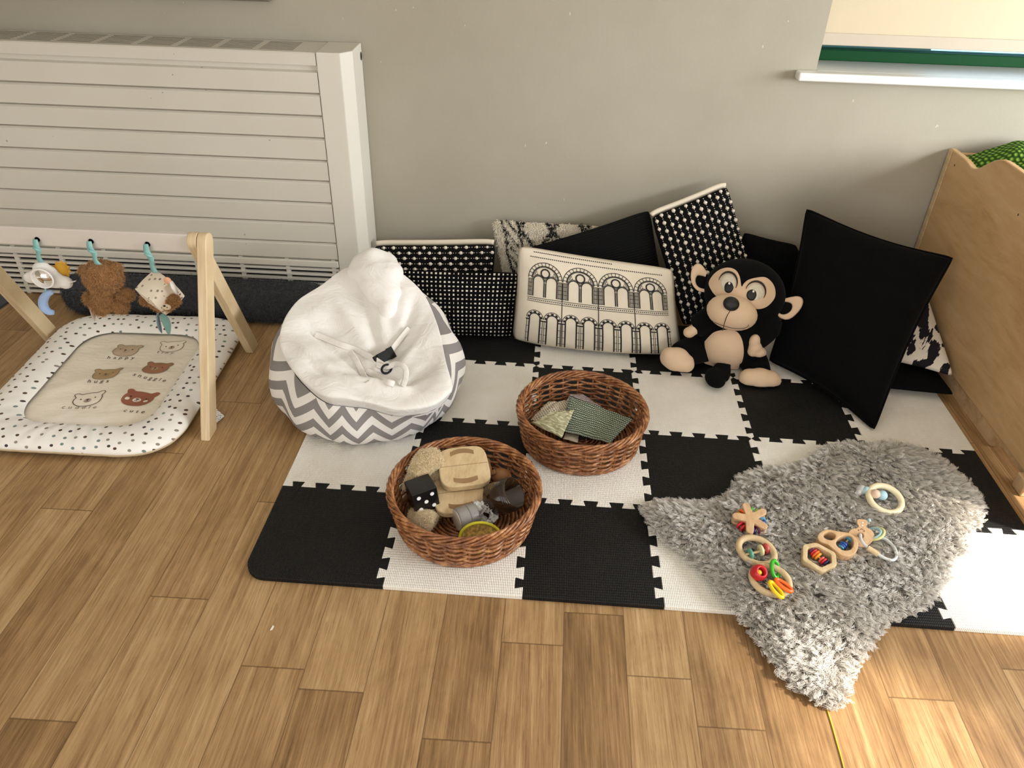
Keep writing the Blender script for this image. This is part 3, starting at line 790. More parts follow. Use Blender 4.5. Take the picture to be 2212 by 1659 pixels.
obj('nose', G().add(ell(pxv(355, 661, .6445), (.0035, .002, .0025))), M_black, ct); obj('nose', G().add(ell(pxv(361, 664, .6445), (.0016, .0015, .0015))), M_black, ct)
M_peach = simple('peach_felt', srgb(232, 176, 140), .9); 
obj('sun_patch', G().add(ell(pxv(362, 606, .655), (.010, .004, .010))), M_peach, ct); obj('cloud_patch', G().add(tube([pxv(369, 608, .656), pxv(375, 620, .654), pxv(383, 634, .654)], [.007, .0105, .006], 10, flat=.5)), M_wcot, ct)
strap(holes[2], pxv(336, 589, .685), .011, ct)
leaf([pxv(340, 676, .68), pxv(343, 700, .675), pxv(350, 720, .675)], .010, M_leafb, 'leaf', ct)
leaf([pxv(348, 678, .675), pxv(360, 698, .67), pxv(366, 723, .67)], .0125, M_leafg, 'leaf', ct)
# ================================================================== dark rug rolled up against the radiator, and another mat's corner
M_char = simple('charcoal_pile', (.040, .042, .045), .95, .3, 60, sheen=.15); H_char = hairmat('charcoal_strands', (.018, .018, .02), (.085, .088, .094), .9)
A_, B_ = Vector((-.955, 1.118, .0)), Vector((-.09, 1.118, .0))
def roll_pt(u, v, sc=1.0):
    x = A_.x + (B_.x - A_.x) * v; e = min(v, 1 - v) * (B_.x - A_.x); k = min(1, .55 + .45 * math.sqrt(max(0, min(1, e / .05)))) if e < .05 else 1
    a = 2 * PI * u; c, s_ = math.cos(a), math.sin(a)
    p = 2.6; r = 1 / (abs(c) ** p + abs(s_) ** p) ** (1 / p)
    wob = 1 + .07 * nz(x * 5, a, 2)
    return Vector((x + .01 * nz(a * 2, 1), 1.118 + .062 * r * c * k * wob * sc, .0625 + .060 * r * s_ * k * sc * (wob if s_ > 0 else 1)))
vf = grid(roll_pt, 36, 60, cu=True); g = G().add(vf)
g.add(([roll_pt(i / 36, 0) for i in range(36)], [tuple(range(36))[::-1]])); g.add(([roll_pt(i / 36, 1) for i in range(36)], [tuple(range(36))]))
cr_ = obj('rolled_rug', g, M_char); setp(cr_, 'charcoal shaggy rug rolled up along the foot of the radiator', 'rug')
R_, N_ = sample(*vf, 26000); N_ = -N_ if N_[R_[:, 2].argmax()][2] < 0 else N_
fur_on('pile', R_ - N_ * .001, N_, .012, .0006, H_char, cr_, 4, .3, .7, .35)
P = [at(-40, 626, z=0), at(20, 633, z=0), at(30, 640, z=0), at(20, 655, z=0), at(-60, 712, z=0)]
obj_ = obj('corner_mat', G().add(prism([(p.x, p.y) for p in P][::-1], .0, .009)), M_char, bevel=.002); setp(obj_, 'corner of a dark grey mat at the left edge of the floor', 'mat')
# ================================================================== bean bag
from mathutils.bvhtree import BVHTree
bag = thing('baby_bean_bag', 'white topped baby bean bag with grey chevron sides and harness', 'bean bag', (.14, .70, .012))
rimpx = [(748, 588, .27), (700, 622, .25), (645, 660, .222), (612, 732, .195), (631, 798, .172), (667, 843, .155), (707, 872, .145), (750, 879, .14), (794, 884, .138), (858, 899, .133), (927, 890, .138), (963, 866, .15), (972, 846, .158), (958, 795, .175), (942, 723, .205), (917, 654, .24), (882, 612, .268), (845, 588, .285), (798, 578, .285)]
rim = catmull([at(u, v, z=z) for u, v, z in rimpx], 6, True); NR = len(rim)
BC = Vector((.142, .695, 0)); rim = rim[::-1] if (rim[0] - BC).cross(rim[5] - BC).z < 0 else rim
def bag_pt(i, t):
    r = rim[i % NR]; a = math.atan2(r.y - BC.y, r.x - BC.x); d = Vector((math.cos(a), math.sin(a), 0))
    back = max(0, math.sin(a)); R0 = .215; R1 = .292 - .0 * back; w = .010 * nz(a * 3.2, 1) + .006 * math.sin(a * 11)
    p0 = BC + d * R0 + Vector((0, 0, .0135)); p1 = BC + d * (R1 - .008 + w) + Vector((0, 0, .014)); 
    zz = r.z; p2 = BC + d * (R1 + w - .02 * max(0, -math.sin(a))) + Vector((0, 0, (.62 + .28 * (1 - max(0, -math.sin(a)))) * zz + .02)); p3 = r
    s = 1 - t
    return p0 * s ** 3 + p1 * 3 * s * s * t + p2 * 3 * s * t * t + p3 * t ** 3
g = G(); nt_ = 30
for j in range(nt_ + 1):
    for i in range(NR + 1):
        p = bag_pt(i, j / nt_); g.v.append(tuple(p)); g.uv[len(g.v) - 1] = (i / NR, p.z + .10 * (1 - (1 - j / nt_)) * 0 + (j / nt_) * .02)
for j in range(nt_):
    for i in range(NR):
        a = j * (NR + 1) + i; g.f.append((a, a + 1, a + NR + 2, a + NR + 1)); g.m.append(0)
MCv = MT('chevron_cotton', .75, .3); U_, V_, _z = MCv.xyz(MCv.coord('UV')); oc = MCv.coord()
tri = (U_ * 14.0).pingpong(.5) * .092
st = ((V_ + tri) / .056).fract().gt(.5)
MCv.col(MCv.mix(st, srgb(236, 231, 224), srgb(140, 135, 132))); MCv.bump(MCv.noise(oc, 12, 4) * .8 + ((U_ * 2.0 + .56).fract() - .5).abs().lt(.003) * -.8, .45, .012)
body = obj('bag_body', g, MCv.m, bag)
obj('bag_base', G().add(lathe([(0, .0130), (.218, .0132)], 48, Matrix.Translation(BC))), MCv.m, bag)
SC = at(812, 770, z=.165)
FOLDS = [([(612, 742), (690, 786), (780, 824), (872, 834)], .013, .017), ([(640, 700), (715, 752), (800, 806)], -.011, .013), ([(626, 768), (700, 812), (790, 846), (880, 850)], -.010, .014), ([(924, 640), (886, 712), (852, 764)], -.015, .015), ([(950, 700), (900, 748), (868, 780)], .010, .014), ([(958, 780), (905, 806), (868, 824)], -.010, .013), ([(690, 640), (740, 690), (790, 745)], .008, .02), ([(775, 640), (800, 700), (815, 750)], -.012, .016)]
FOLDS = [([Vector(at(u, v, z=.185).xy) for u, v in P_], A_, w_) for P_, A_, w_ in FOLDS]
def fold_z(p):
    q = Vector((p.x, p.y)); z = 0
    for P_, A_, w_ in FOLDS:
        d = 9
        for a_, b_ in zip(P_, P_[1:]):
            e = b_ - a_; t = min(1, max(0, (q - a_).dot(e) / e.dot(e))); d = min(d, (q - a_ - e * t).length)
        z += A_ * math.exp(-(d / w_) ** 2)
    return z
def seat_pt(i, s):
    r = rim[i % NR]; a = math.atan2(r.y - BC.y, r.x - BC.x)
    q = 1 - (1 - s) ** 1.0
    p = r.lerp(SC, max(0, q)); front = max(0, -math.sin(a)); back = max(0, math.sin(a))
    puff = .040 * (1 - math.exp(-max(0, s + .06) * 14)) * math.exp(-max(0, s) * (2.6 - 1.2 * front))
    puff *= .50 + .75 * front - .05 * back
    fold = (.006 * math.sin(a * 7 + 9 * s + 2.4 * nz(a, s)) + .010 * nz(p.x * 13, p.y * 9, 4)) * min(1, (s + .04) * 6) * (1 - s) ** 1.3
    # a broad crease across the lap and one up the back rest
    crease = -.016 * math.exp(-(((p.y - .545 - .16 * (p.x - .14)) / .022) ** 2)) * math.exp(-(((p.x - .06) / .13) ** 2))
    crease += .014 * math.exp(-(((p.y - .51 - .12 * (p.x - .14)) / .03) ** 2))
    crease -= .018 * math.exp(-(((p.x - .20 + .35 * (p.y - .75)) / .02) ** 2)) * math.exp(-(((p.y - .80) / .10) ** 2))
    crease = crease * .5 + fold_z(p)
    up = Vector((0, -.30 * back, 1)).normalized(); out = Vector((math.cos(a), math.sin(a), 0))
    o = max(0, -s) * 2.2
    return p + up * (puff + fold + crease * min(1, max(0, s * 4))) + out * (.012 * math.exp(-((s - .03) / .07) ** 2)) - Vector((0, 0, 1)) * (.16 * o if s < 0 else 0) - out * (.10 * o if s < 0 else 0)
g = G(); ss = [-.05, -.03, 0, .015, .03, .05, .075, .10, .13, .17, .21, .25, .29, .33, .37, .41, .45, .5, .55, .6, .65, .7, .75, .8, .85, .9, .95, 1.0]
for s in ss: g.v += [tuple(seat_pt(i, s)) for i in range(NR)]
for j in range(len(ss) - 1):
    for i in range(NR):
        i2 = (i + 1) % NR; g.f.append((j * NR + i, j * NR + i2, (j + 1) * NR + i2, (j + 1) * NR + i)); g.m.append(0)
M_seat = MT('white_cotton', .85, .2, sheen=.15); oc = M_seat.coord(); M_seat.col(M_seat.ramp(M_seat.noise(oc, 5, 3), [(.3, srgb(238, 233, 226)), (.7, srgb(247, 244, 240))]))
M_seat.bump(M_seat.noise(M_seat.map(oc, (1, 1.5, 1)), 14, 5, .6, 1.0), .35, .02)
seat = obj('seat_cover', g, M_seat.m, bag, sub=1)
bvh = BVHTree.FromPolygons([Vector(p) for p in g.v], g.f)
def on_seat(u, v, off=.003):
    d = (at(u, v, z=0) - CAM).normalized(); h = bvh.ray_cast(CAM, d)
    return (h[0] - d * off) if h[0] else at(u, v, y=.952)
def ribbon_px(pts, w, mat, name, off=.008, parent=None, lift=None):
    c = catmull([on_seat(u, v, off + (lift[i] if lift else 0)) for i, (u, v) in enumerate(pts)], 6)
    vs = []; fs = []; n = len(c)
    for i, p in enumerate(c):
        t = (c[min(i + 1, n - 1)] - c[max(i - 1, 0)]).normalized(); s = t.cross((CAM - p).normalized()).normalized() * w / 2; vs += [p + s, p - s]
    fs = [(2 * i, 2 * i + 1, 2 * i + 3, 2 * i + 2) for i in range(n - 1)]
    return obj(name, G().add((vs, fs)), mat, parent or bag, solid=.0022, sub=1)
# folded head rest flap at the top
gh = G()
for (u, v, r, o_) in ((772, 588, .036, .002), (784, 570, .040, .004), (806, 560, .044, .006), (832, 568, .042, .004), (844, 590, .044, .004), (818, 590, .046, .010), (794, 596, .044, .006), (806, 618, .042, .006), (832, 618, .044, .008), (846, 634, .036, .002), (832, 646, .038, .002), (816, 638, .036, .002), (840, 664, .032, .000), (838, 676, .030, -.002)):
    p = on_seat(u, v, o_); gh.add(ell(p, (r, r * .92, r * .85), None, 14, 9))
obj('headrest_flap', gh, M_seat.m, bag, remesh=.008, smoothit=30)
# harness
M_strap = simple('strap_webbing', srgb(240, 235, 228), .85, .05, 60)
ribbon_px([(680, 722), (700, 730), (735, 744), (768, 756), (800, 772), (828, 790)], .020, M_strap, 'harness_strap')
ribbon_px([(755, 758), (770, 780), (783, 806), (794, 826)], .017, M_strap, 'harness_strap', .010)
ribbon_px([(884, 708), (868, 728), (852, 748), (842, 762)], .018, M_strap, 'harness_strap', .010)
ribbon_px([(812, 788), (836, 793), (852, 786), (868, 788), (877, 800), (876, 818), (870, 834)], .016, M_strap, 'harness_strap', .010, lift=[0, .004, .012, .018, .016, .008, 0])
ribbon_px([(790, 800), (812, 812), (835, 824), (852, 830)], .018, M_strap, 'harness_strap', .009)
bk = on_seat(832, 769, .014); bx_ = (on_seat(846, 762, .010) - on_seat(816, 778, .010)); nrm_ = (CAM - bk).normalized()
Mb = frame4(bk, bx_, nrm_.cross(bx_.normalized()))
g = G().add(prism(rrect(.042, .028, .005, 4, -.006), -.005, .006, Mb)).add(box((.022, 0, 0), (.018, .032, .009), Mb)).add(box((-.031, .0, -.001), (.012, .026, .007), Mb))
buckle = obj('buckle', g, M_black, bag, bevel=.0012)
bk2 = on_seat(835, 797, .014); obj('strap_slider', G().add(torus(bk2, .016, .0032, Mb.to_3x3(), 20, 6, ry=.011)), M_black, bag)
# ================================================================== cushions
def cushion(name, label, quad, T, mat, pinch=.05, flat_back=.55, wr=.004, seed=0, group='cushions heaped along the wall', n=44, pw=2.4, ex=.55, backmat=None, sag=0, bow=(0, 0, 0), cr=.04):
    BL, BR, TR, TL = [Vector(q) for q in quad]
    nm = ((BR - BL).cross(TL - BL) + (TR - TL).cross(TR - BR)).normalized()
    def base(u, v):
        a, b = 2 * u - 1, 2 * v - 1
        u2 = .5 + .5 * a * (1 - pinch * (1 - b * b) * abs(a) ** 2); v2 = .5 + .5 * b * (1 - pinch * (1 - a * a) * abs(b) ** 2)
        kk = 1 - cr * (abs(a) * abs(b)) ** 8; u2 = .5 + (u2 - .5) * kk; v2 = .5 + (v2 - .5) * kk
        return (BL * (1 - u2) + BR * u2) * (1 - v2) + (TL * (1 - u2) + TR * u2) * v2 + Vector(bow) * (4 * u * (1 - u) * (1 - v) ** 2)
    def hgt(u, v):
        a, b = abs(2 * u - 1), abs(2 * v - 1)
        h = (max(0, 1 - a ** pw) * max(0, 1 - b ** pw)) ** ex
        e = min(1, 6 * min(1 - a, 1 - b))
        return h * T / 2 * (1 + sag * (.5 - v)) + e * (wr * (nz(u * 4.5 + seed, v * 4.5) + .6 * nz(u * 10 + seed, v * 9, 3)))
    def front(u, v, off=0.0): return base(u, v) + nm * (hgt(u, v) + off)
    def back(u, v): return base(u, v) - nm * hgt(u, v) * flat_back
    g = G(); vf = grid(lambda u, v: front(u, v), n, n); g.add(vf); b0 = len(g.v)
    idx = {}
    for j in range(n + 1):
        for i in range(n + 1):
            k = j * (n + 1) + i
            if i in (0, n) or j in (0, n): idx[k] = k
            else: idx[k] = len(g.v); g.v.append(tuple(back(i / n, j / n)))
            g.uv[k] = (i / n, j / n); g.uv[idx[k]] = (i / n, j / n)
    for j in range(n):
        for i in range(n):
            a = j * (n + 1) + i; g.f.append((idx[a + n + 1], idx[a + n + 2], idx[a + 1], idx[a])); g.m.append(1 if backmat else 0)
    o = obj(name, g, [mat, backmat] if backmat else mat); setp(o, label, 'cushion', group)
    rimp = [base(i / 40, 0) for i in range(40)] + [base(1, i / 40) for i in range(40)] + [base(1 - i / 40, 1) for i in range(40)] + [base(0, 1 - i / 40) for i in range(40)]
    return o, front, rimp, nm, vf
M_vel = MT('black_velvet', .95, .04, sheen=.02); M_vel.col((.0042, .0042, .0045)); oc = M_vel.coord(); M_vel.bump(M_vel.noise(oc, 60, 4), .3, .004)
M_cotb = simple('black_cotton', (.0045, .0045, .005), .95, .2, 30, 300, .2, .001, spec=.06)
M_ctw = simple('cream_cushion_cotton', srgb(226, 215, 194), .85, .05, 8, 260, .15, .001)
M_bob = simple('bobble_wool', srgb(228, 220, 204), .9, .06, 80)
M_print = simple('black_print', (.009, .009, .010), .8, .1, 30)
# dark cushion flat on the mat in the right corner, brush stroke cushion leaning over it
pJ = at(1600, 866, z=.02); pJ2 = at(2066, 862, z=.02)
o, f, rp, nm, vf = cushion('corner_cushion', 'black cushion lying flat on the mat in the right corner under the brush stroke cushion', [(1.50, .83, .036), (1.846, .795, .036), (1.85, 1.14, .036), (1.51, 1.16, .036)], .046, M_cotb, .04, 1.0, .002, 3)
MB_ = MT('brush_stroke_cotton', .85, .2); U_, V_, _ = MB_.xyz(MB_.coord('UV')); oc = MB_.coord()
vv = MB_.comb(U_ * .9 + V_ * .55, V_ * .8 - U_ * .5, 0.0)
s1 = MB_.noise(MB_.map(vv, (3.2, 9.0, 1)), 1.0, 2, .4, .3); s2 = MB_.noise(MB_.map(vv, (8, 90, 1)), 1.0, 3, .6)
MB_.col(MB_.mix((s1 + (s2 - .5) * .22).gt(.535), srgb(226, 216, 200), (.012, .010, .014)))
o, f, rp, nm, vf = cushion('brush_stroke_cushion', 'white cushion with black brush strokes leaning against the pale wood unit', [(1.66, .92, .075), at(2063, 816, x=1.851), at(1974, 546, x=1.853), (1.66, 1.31, .20)], .07, MB_.m, .03, .3, .004, 9)
# black cushion against the wall between the bobble cushion and the velvet one
o, f, rp, nm, vf = cushion('wall_cushion', 'plain black cushion against the wall, half hidden behind the large velvet one', [(1.24, 1.235, .02), (1.62, 1.235, .02), at(1720, 528, y=1.30), at(1606, 500, y=1.27)], .07, M_cotb, .03, .3, .002, 5)
# cream and black tufted cushion
qC = [(.515, 1.235, .02), (.835, 1.235, .02), at(1300, 487, y=1.305), at(1062, 474, y=1.305)]
o, f, rp, nm, vf = cushion('tufted_cushion', 'cream tufted cushion with a black dashed diamond pattern standing against the wall', qC, .07, M_ctw, .02, .3, .003, 2)
P_ = []; 
def pat(u, v):
    k = 0
    for (c, a, fq, w) in ((.10, .012, 17, .010), (.245, .006, 11, .010)):
        if abs(u - c - a * math.sin(v * fq)) < w: k = 1
    if .10 < u < .245 and abs(((v * 7 + (u - .1) * 12) % 1) - .5) < .10: k = 1
    uu = (u - .245) / .30
    d = abs((uu % 1) - .5) * 2; zz = abs(((v * 2.15) % 1) - .5) * 2
    if u > .25 and abs(d - zz) < .17 and math.sin(u * 210) + math.sin(v * 160) > -.9: k = 1
    if u > .25 and abs((uu % 1) - .985) < .03: k = 1
    return k
us = rng.random((26000, 2)); cols = np.array([pat(a, b) for a, b in us]); rt = np.array([tuple(f(a, b)) for a, b in us]); nn_ = np.tile(np.array(nm), (len(us), 1))
H_cr = hairmat('tuft_cream', srgb(200, 186, 160), srgb(246, 238, 220), .9); H_bl = hairmat('tuft_black', (.004, .004, .004), (.014, .013, .013), .9)
fur_on('cream_tufts', rt[cols == 0], nn_[cols == 0], .010, .0010, H_cr, o, 4, .35, .5, .15)
fur_on('black_tufts', rt[cols == 1], nn_[cols == 1], .011, .0011, H_bl, o, 4, .35, .5, .15)
# bobble cushions: black cloth, rows of cream bobbles
def bobbles(o, f, W, H, rows, along_v, step, rb=.0052):
    g = G(); Lr = H if along_v else W
    for r in range(rows):
        a = (r + .55) / rows; k = int(Lr / .0085)
        for i in range(1, k):
            b = i / k
            if not (.015 < a < .985): continue
            u, v = (a, b) if along_v else (b, a)
            big = ((i + (r % 2) * (step // 2)) % step) == 0
            rad = (rb * rng.uniform(.85, 1.15)) if big else .0017
            c_ = f(u + (rng.normal(0, .002) if big else 0), v, rad * .45)
            g.add(ell(c_, (rad, rad, rad * .9), None, 8 if big else 5, 5 if big else 3))
    return obj('bobble_rows', g, M_bob, o)
M_blkw = simple('black_weave', (.006, .006, .006), .95, .2, 200, 500, .3, .001, spec=.08)
qA = [(.10, 1.16, .02), (.46, 1.16, .02), at(1072, 527, y=1.245), at(806, 530, y=1.25)]
o, f, rp, nm, vf = cushion('bobble_cushion', 'low black cushion with cream bobble rows lying behind the dotted cushion beside the bean bag', qA, .075, M_blkw, .02, .5, .002, 11, backmat=M_ctw)
bobbles(o, f, .40, .26, 13, False, 4, .0058)
obj('back_edge', G().add(tube([p + Vector((0, .012, .006)) for p in rp[80:121]], .0085, 8)), M_ctw, o, label='cream backing cloth showing along the top')
qB = [(.19, 1.02, .016), at(1107, 729, z=.016), at(1122, 588, y=1.115), at(860, 582, y=1.10)]
o, f, rp, nm, vf = cushion('dotted_cushion', 'black cushion printed with rows of small white squares between bean bag and arcade cushion', qB, .085, M_cotb, .02, .5, .002, 13)
g = G()
for i in range(27):
    for j in range(16):
        u, v = (i + .5) / 27, (j + .5) / 16; a, b = rng.uniform(.13, .25) / 27, rng.uniform(.13, .24) / 16
        if rng.random() < .2: a *= .5
        g.add(([f(u - a, v - b, .0008), f(u + a, v - b, .0008), f(u + a, v + b, .0008), f(u - a, v + b, .0008)], [(0, 1, 2, 3)]))
obj('white_squares', g, M_bob, o, smooth=False)
# ribbed black cushion
MR = MT('ribbed_black', .85, .15); U_, V_, _ = MR.xyz(MR.coord('UV')); MR.col((.006, .006, .0065)); MR.bump((V_ * 260.0).sin(), .7, .003)
o, f, rp, nm, vf = cushion('ribbed_cushion', 'black ribbed cushion tilted behind the arcade print cushion', [(.66, 1.12, .02), (1.06, 1.165, .05), at(1405, 450, y=1.25), at(1122, 540, y=1.195)], .085, MR.m, .04, .5, .004, 17)
qE = [at(1474, 706, y=1.055), (1.335, 1.135, .115), at(1572, 400, y=1.285), at(1405, 468, y=1.215)]
o, f, rp, nm, vf = cushion('tall_bobble_cushion', 'tall black cushion with cream bobble rows tilted upright behind the toy monkey', qE, .075, M_blkw, .02, .5, .002, 19, backmat=M_ctw)
bobbles(o, f, .27, .47, 13, True, 4, .0058)
obj('back_edge', G().add(tube([p + Vector((-.004, .012, .005)) for p in rp[80:121]], .008, 8)), M_ctw, o, label='cream backing cloth showing along the top')
# arcade print cushion
qF = [at(1104, 735, z=.022), at(1476, 766, z=.018), at(1456, 580, y=1.085), at(1118, 528, y=1.085)]
o, f, rp, nm, vf = cushion('arcade_cushion', 'cream cushion printed with two rows of black line arches at the front of the heap', qF, .105, M_ctw, .03, .35, .006, 23, pw=3.2, backmat=M_cotb, sag=.5, bow=(0, -.028, -.003))
Wc, Hc = .50, .320
def fp(off): return lambda x, y: f(min(.985, max(.015, x / Wc)), min(.985, max(.015, y / Hc)), off)
F1, F2 = fp(.0010), fp(.0016); g = G(); gw = G()
def ln(pts, w=.0016, closed=False, dst=None):
    q = []
    for (a, b) in zip(pts, pts[1:] + ([pts[0]] if closed else [])):
        k = max(1, int(math.hypot(b[0] - a[0], b[1] - a[1]) / .008))
        q += [(a[0] + (b[0] - a[0]) * t / k, a[1] + (b[1] - a[1]) * t / k) for t in range(k)]
    if not closed: q.append(pts[-1])
    (dst or g).add(stroke2(q, w * 1.4, F1, closed))
def arcp(cx, cy, r, a0=0, a1=PI, n=18): return [(cx + r * math.cos(a0 + (a1 - a0) * i / n), cy + r * math.sin(a0 + (a1 - a0) * i / n)) for i in range(n + 1)]
def dots(x0, x1, y):
    k = int((x1 - x0) / .0062)
    for i in range(k):
        c_ = x0 + (x1 - x0) * (i + .5) / k; g.add(([F1(c_ + .0021 * math.cos(t), y + .0021 * math.sin(t)) for t in np.linspace(0, 2 * PI, 6, endpoint=False)], [tuple(range(6))]))
X0, X1 = .036, .47; bw = (X1 - X0) / 4
dots(.05, .30, .308); dots(.04, .46, .292); dots(X0, X1, .157); ln([(X0, .151), (X1, .151)], .0012); ln([(X0, .163), (X1, .163)], .0012)
for k in range(4):
    cx = X0 + bw * (k + .5); sp = .225; R1, R2 = bw * .49, bw * .385
    for r, w in ((R1, .0016), (R2, .0022), (R2 * .93, .0012)): ln(arcp(cx, sp, r), w)
    for i in range(13):
        a = PI * (i + .5) / 13; ln([(cx + R2 * math.cos(a), sp + R2 * math.sin(a)), (cx + R1 * math.cos(a), sp + R1 * math.sin(a))], .0013)
    ln(arcp(cx, sp + .019, .0125, 0, 2 * PI, 20)[:-1], .0022, True); ln(arcp(cx, sp + .019, .0150, 0, 2 * PI, 20)[:-1], .0010, True)
    for s in (-1, 1):
        lx = cx + s * bw * .185; lr = bw * .155
        ln(arcp(lx, sp - .008, lr), .0024); ln(arcp(lx, sp - .008, lr * 1.2), .0012)
        for e in (-1, 1): ln([(lx + e * lr, sp - .008), (lx + e * lr, .168)], .0024 if e == s else .0018)
        ln([(cx + s * bw * .22, sp + .013), (cx + s * bw * .31, sp + .011), (cx + s * bw * .25, sp + .024)], .0018, True)
        px_ = cx + s * bw * .43
        for e in (-.055, -.02, .02, .055): ln([(px_ + e * bw, .168), (px_ + e * bw, sp - .003)], .0014)
        for yy in (.170, .184, .197, .210, sp - .003): ln([(px_ - .06 * bw, yy), (px_ + .06 * bw, yy)], .0011)
    for e in (-.016, .016): ln([(cx + e * bw, .168), (cx + e * bw, sp - .012)], .0013)
    # lower arcade: paired arches with banded stones
    for s in (-1, 1):
        ax = cx + s * bw * .245; sy = .098; ro, ri = bw * .235, bw * .150
        ln(arcp(ax, sy, ro), .0013); ln(arcp(ax, sy, ri), .0026)
        for i in range(9):
            a0, a1 = PI * i / 9, PI * (i + 1) / 9
            if i % 2 == 0:
                am = [a0 + (a1 - a0) * q / 3 for q in range(4)]; vs = [F1(ax + r * math.cos(a), sy + r * math.sin(a)) for r in (ri * 1.02, ro * .90) for a in am]
                g.add((vs, [(q, q + 1, q + 5, q + 4) for q in range(3)]))
            else: ln([(ax + ri * math.cos(a0), sy + ri * math.sin(a0)), (ax + ro * math.cos(a0), sy + ro * math.sin(a0))], .001)
        for e in (-1, 1): ln([(ax + e * ri, sy), (ax + e * ri, .010)], .0030)
        for e in (-1, 1):
            ex_ = ax + e * bw * .20
            ln([(ex_ - .006, sy - .006), (ex_ + .006, sy - .006)], .0030); ln([(ex_ + e * .0024, sy - .006), (ex_ + e * .0024, .010)], .0012)
            for yy in (.022, .045, .068): ln([(ex_ - .004, yy), (ex_ + .004, yy)], .0011)
    if k < 3: ln([(X0 + bw * (k + 1), .01), (X0 + bw * (k + 1), .222)], .0018)
obj('arcade_print', g, M_print, o, smooth=False, label='black line drawing of arches')
# big black velvet cushion
qH = [(1.345, .965, .020), at(1888, 930, z=.018), at(2060, 556, x=1.835), at(1742, 450, y=1.19)]
o, f, rp, nm, vf = cushion('velvet_cushion', 'very large black velvet cushion with piped edge leaning at the right of the heap', qH, .155, M_vel.m, .08, .5, .006, 29, cr=.02)
obj('piping', G().add(tube(rp, .0045, 8, closed=True)), M_vel.m, o)
# ================================================================== toy monkey
VX, VY, VZ = CR.col[0].copy(), CR.col[1].copy(), CR.col[2].copy()     # right, up, toward the viewer
M_mblk = MT('monkey_black_plush', .95, .05, sheen=.03); M_mblk.col((.0045, .0045, .005)); M_mblk = M_mblk.m
M_skin = simple('monkey_beige_plush', srgb(222, 192, 160), .92, .05, 12, 160, .25, .001, sheen=.1)
M_eyew = simple('eye_white_felt', srgb(214, 206, 186), .9, .10, 160); M_eyeb = simple('eye_black', (.004, .004, .004), .5)
HC = at(1608, 634, y=1.0); PXM = (HC - CAM).dot(-VZ) / FPX        # metres per pixel at the head
hx = VX * math.cos(math.radians(-17)) + VY * math.sin(math.radians(-17)); hy = VZ.cross(hx)
AXES = Matrix((hx, hy, VZ)).transposed()
mk = thing('toy_monkey', 'black and beige plush monkey with big eyes sitting against the cushions', 'plush toy', (1.2, .95, .012))
RA, RB, RC = .123, .104, .098
g = G()
def W3(u, v, d=0.0):
    """point at pixel (u, v), d metres nearer the viewer than the head's centre plane"""
    p = HC + VX * (u - 1608) * PXM - VY * (v - 634) * PXM
    return CAM + (p - CAM) * (1 - d / (p - CAM).length)
g.add(ell(HC, (RA, RB, RC), AXES, 28, 18))
TCm = Vector((1.205, .965, .110))
g.add(ell(TCm, (.098, .090, .105), None, 24, 16))
g.add(ell(TCm + Vector((.005, .02, .07)), (.06, .06, .06), None, 18, 12))
def limb(P, R): g.add(tube(catmull(P, 5), np.interp(np.linspace(0, 1, (len(P) - 1) * 5 + 1), np.linspace(0, 1, len(R)), R), 14))
hL, hR = at(1500, 713, y=.925), at(1632, 748, y=.885)
limb([TCm + Vector((-.05, .01, .06)), TCm + Vector((-.085, -.02, .05)), hL + Vector((.004, .02, 0))], [.040, .038, .034])
limb([TCm + Vector((.05, .0, .06)), TCm + Vector((.10, -.04, .06)), hR + Vector((.0, .025, 0))], [.040, .038, .034])
fL, fR = at(1461, 777, y=.878), at(1640, 820, y=.845)
limb([TCm + Vector((-.06, .0, -.05)), fL + Vector((.055, .055, .002)), fL + Vector((.01, .022, 0))], [.048, .046, .040])
limb([TCm + Vector((.06, -.02, -.05)), fR + Vector((.0, .07, .002)), fR + Vector((.0, .025, 0))], [.048, .046, .040])
g.v = [(x, y, max(z, .019)) for x, y, z in g.v]
body = obj('body', g, M_mblk, mk, remesh=.006, smoothit=4)
tp = at(1546, 815, z=.034)
obj('tail', G().add(tube(catmull([Vector((1.19, .90, .05)), Vector((1.172, .86, .034)), tp, at(1546, 835, z=.034)], 5), [.02, .02, .022, .026, .029, .031, .033, .034, .034, .034, .033, .032, .030, .026, .020, .008], 14, flat=.5)), M_mblk, mk)
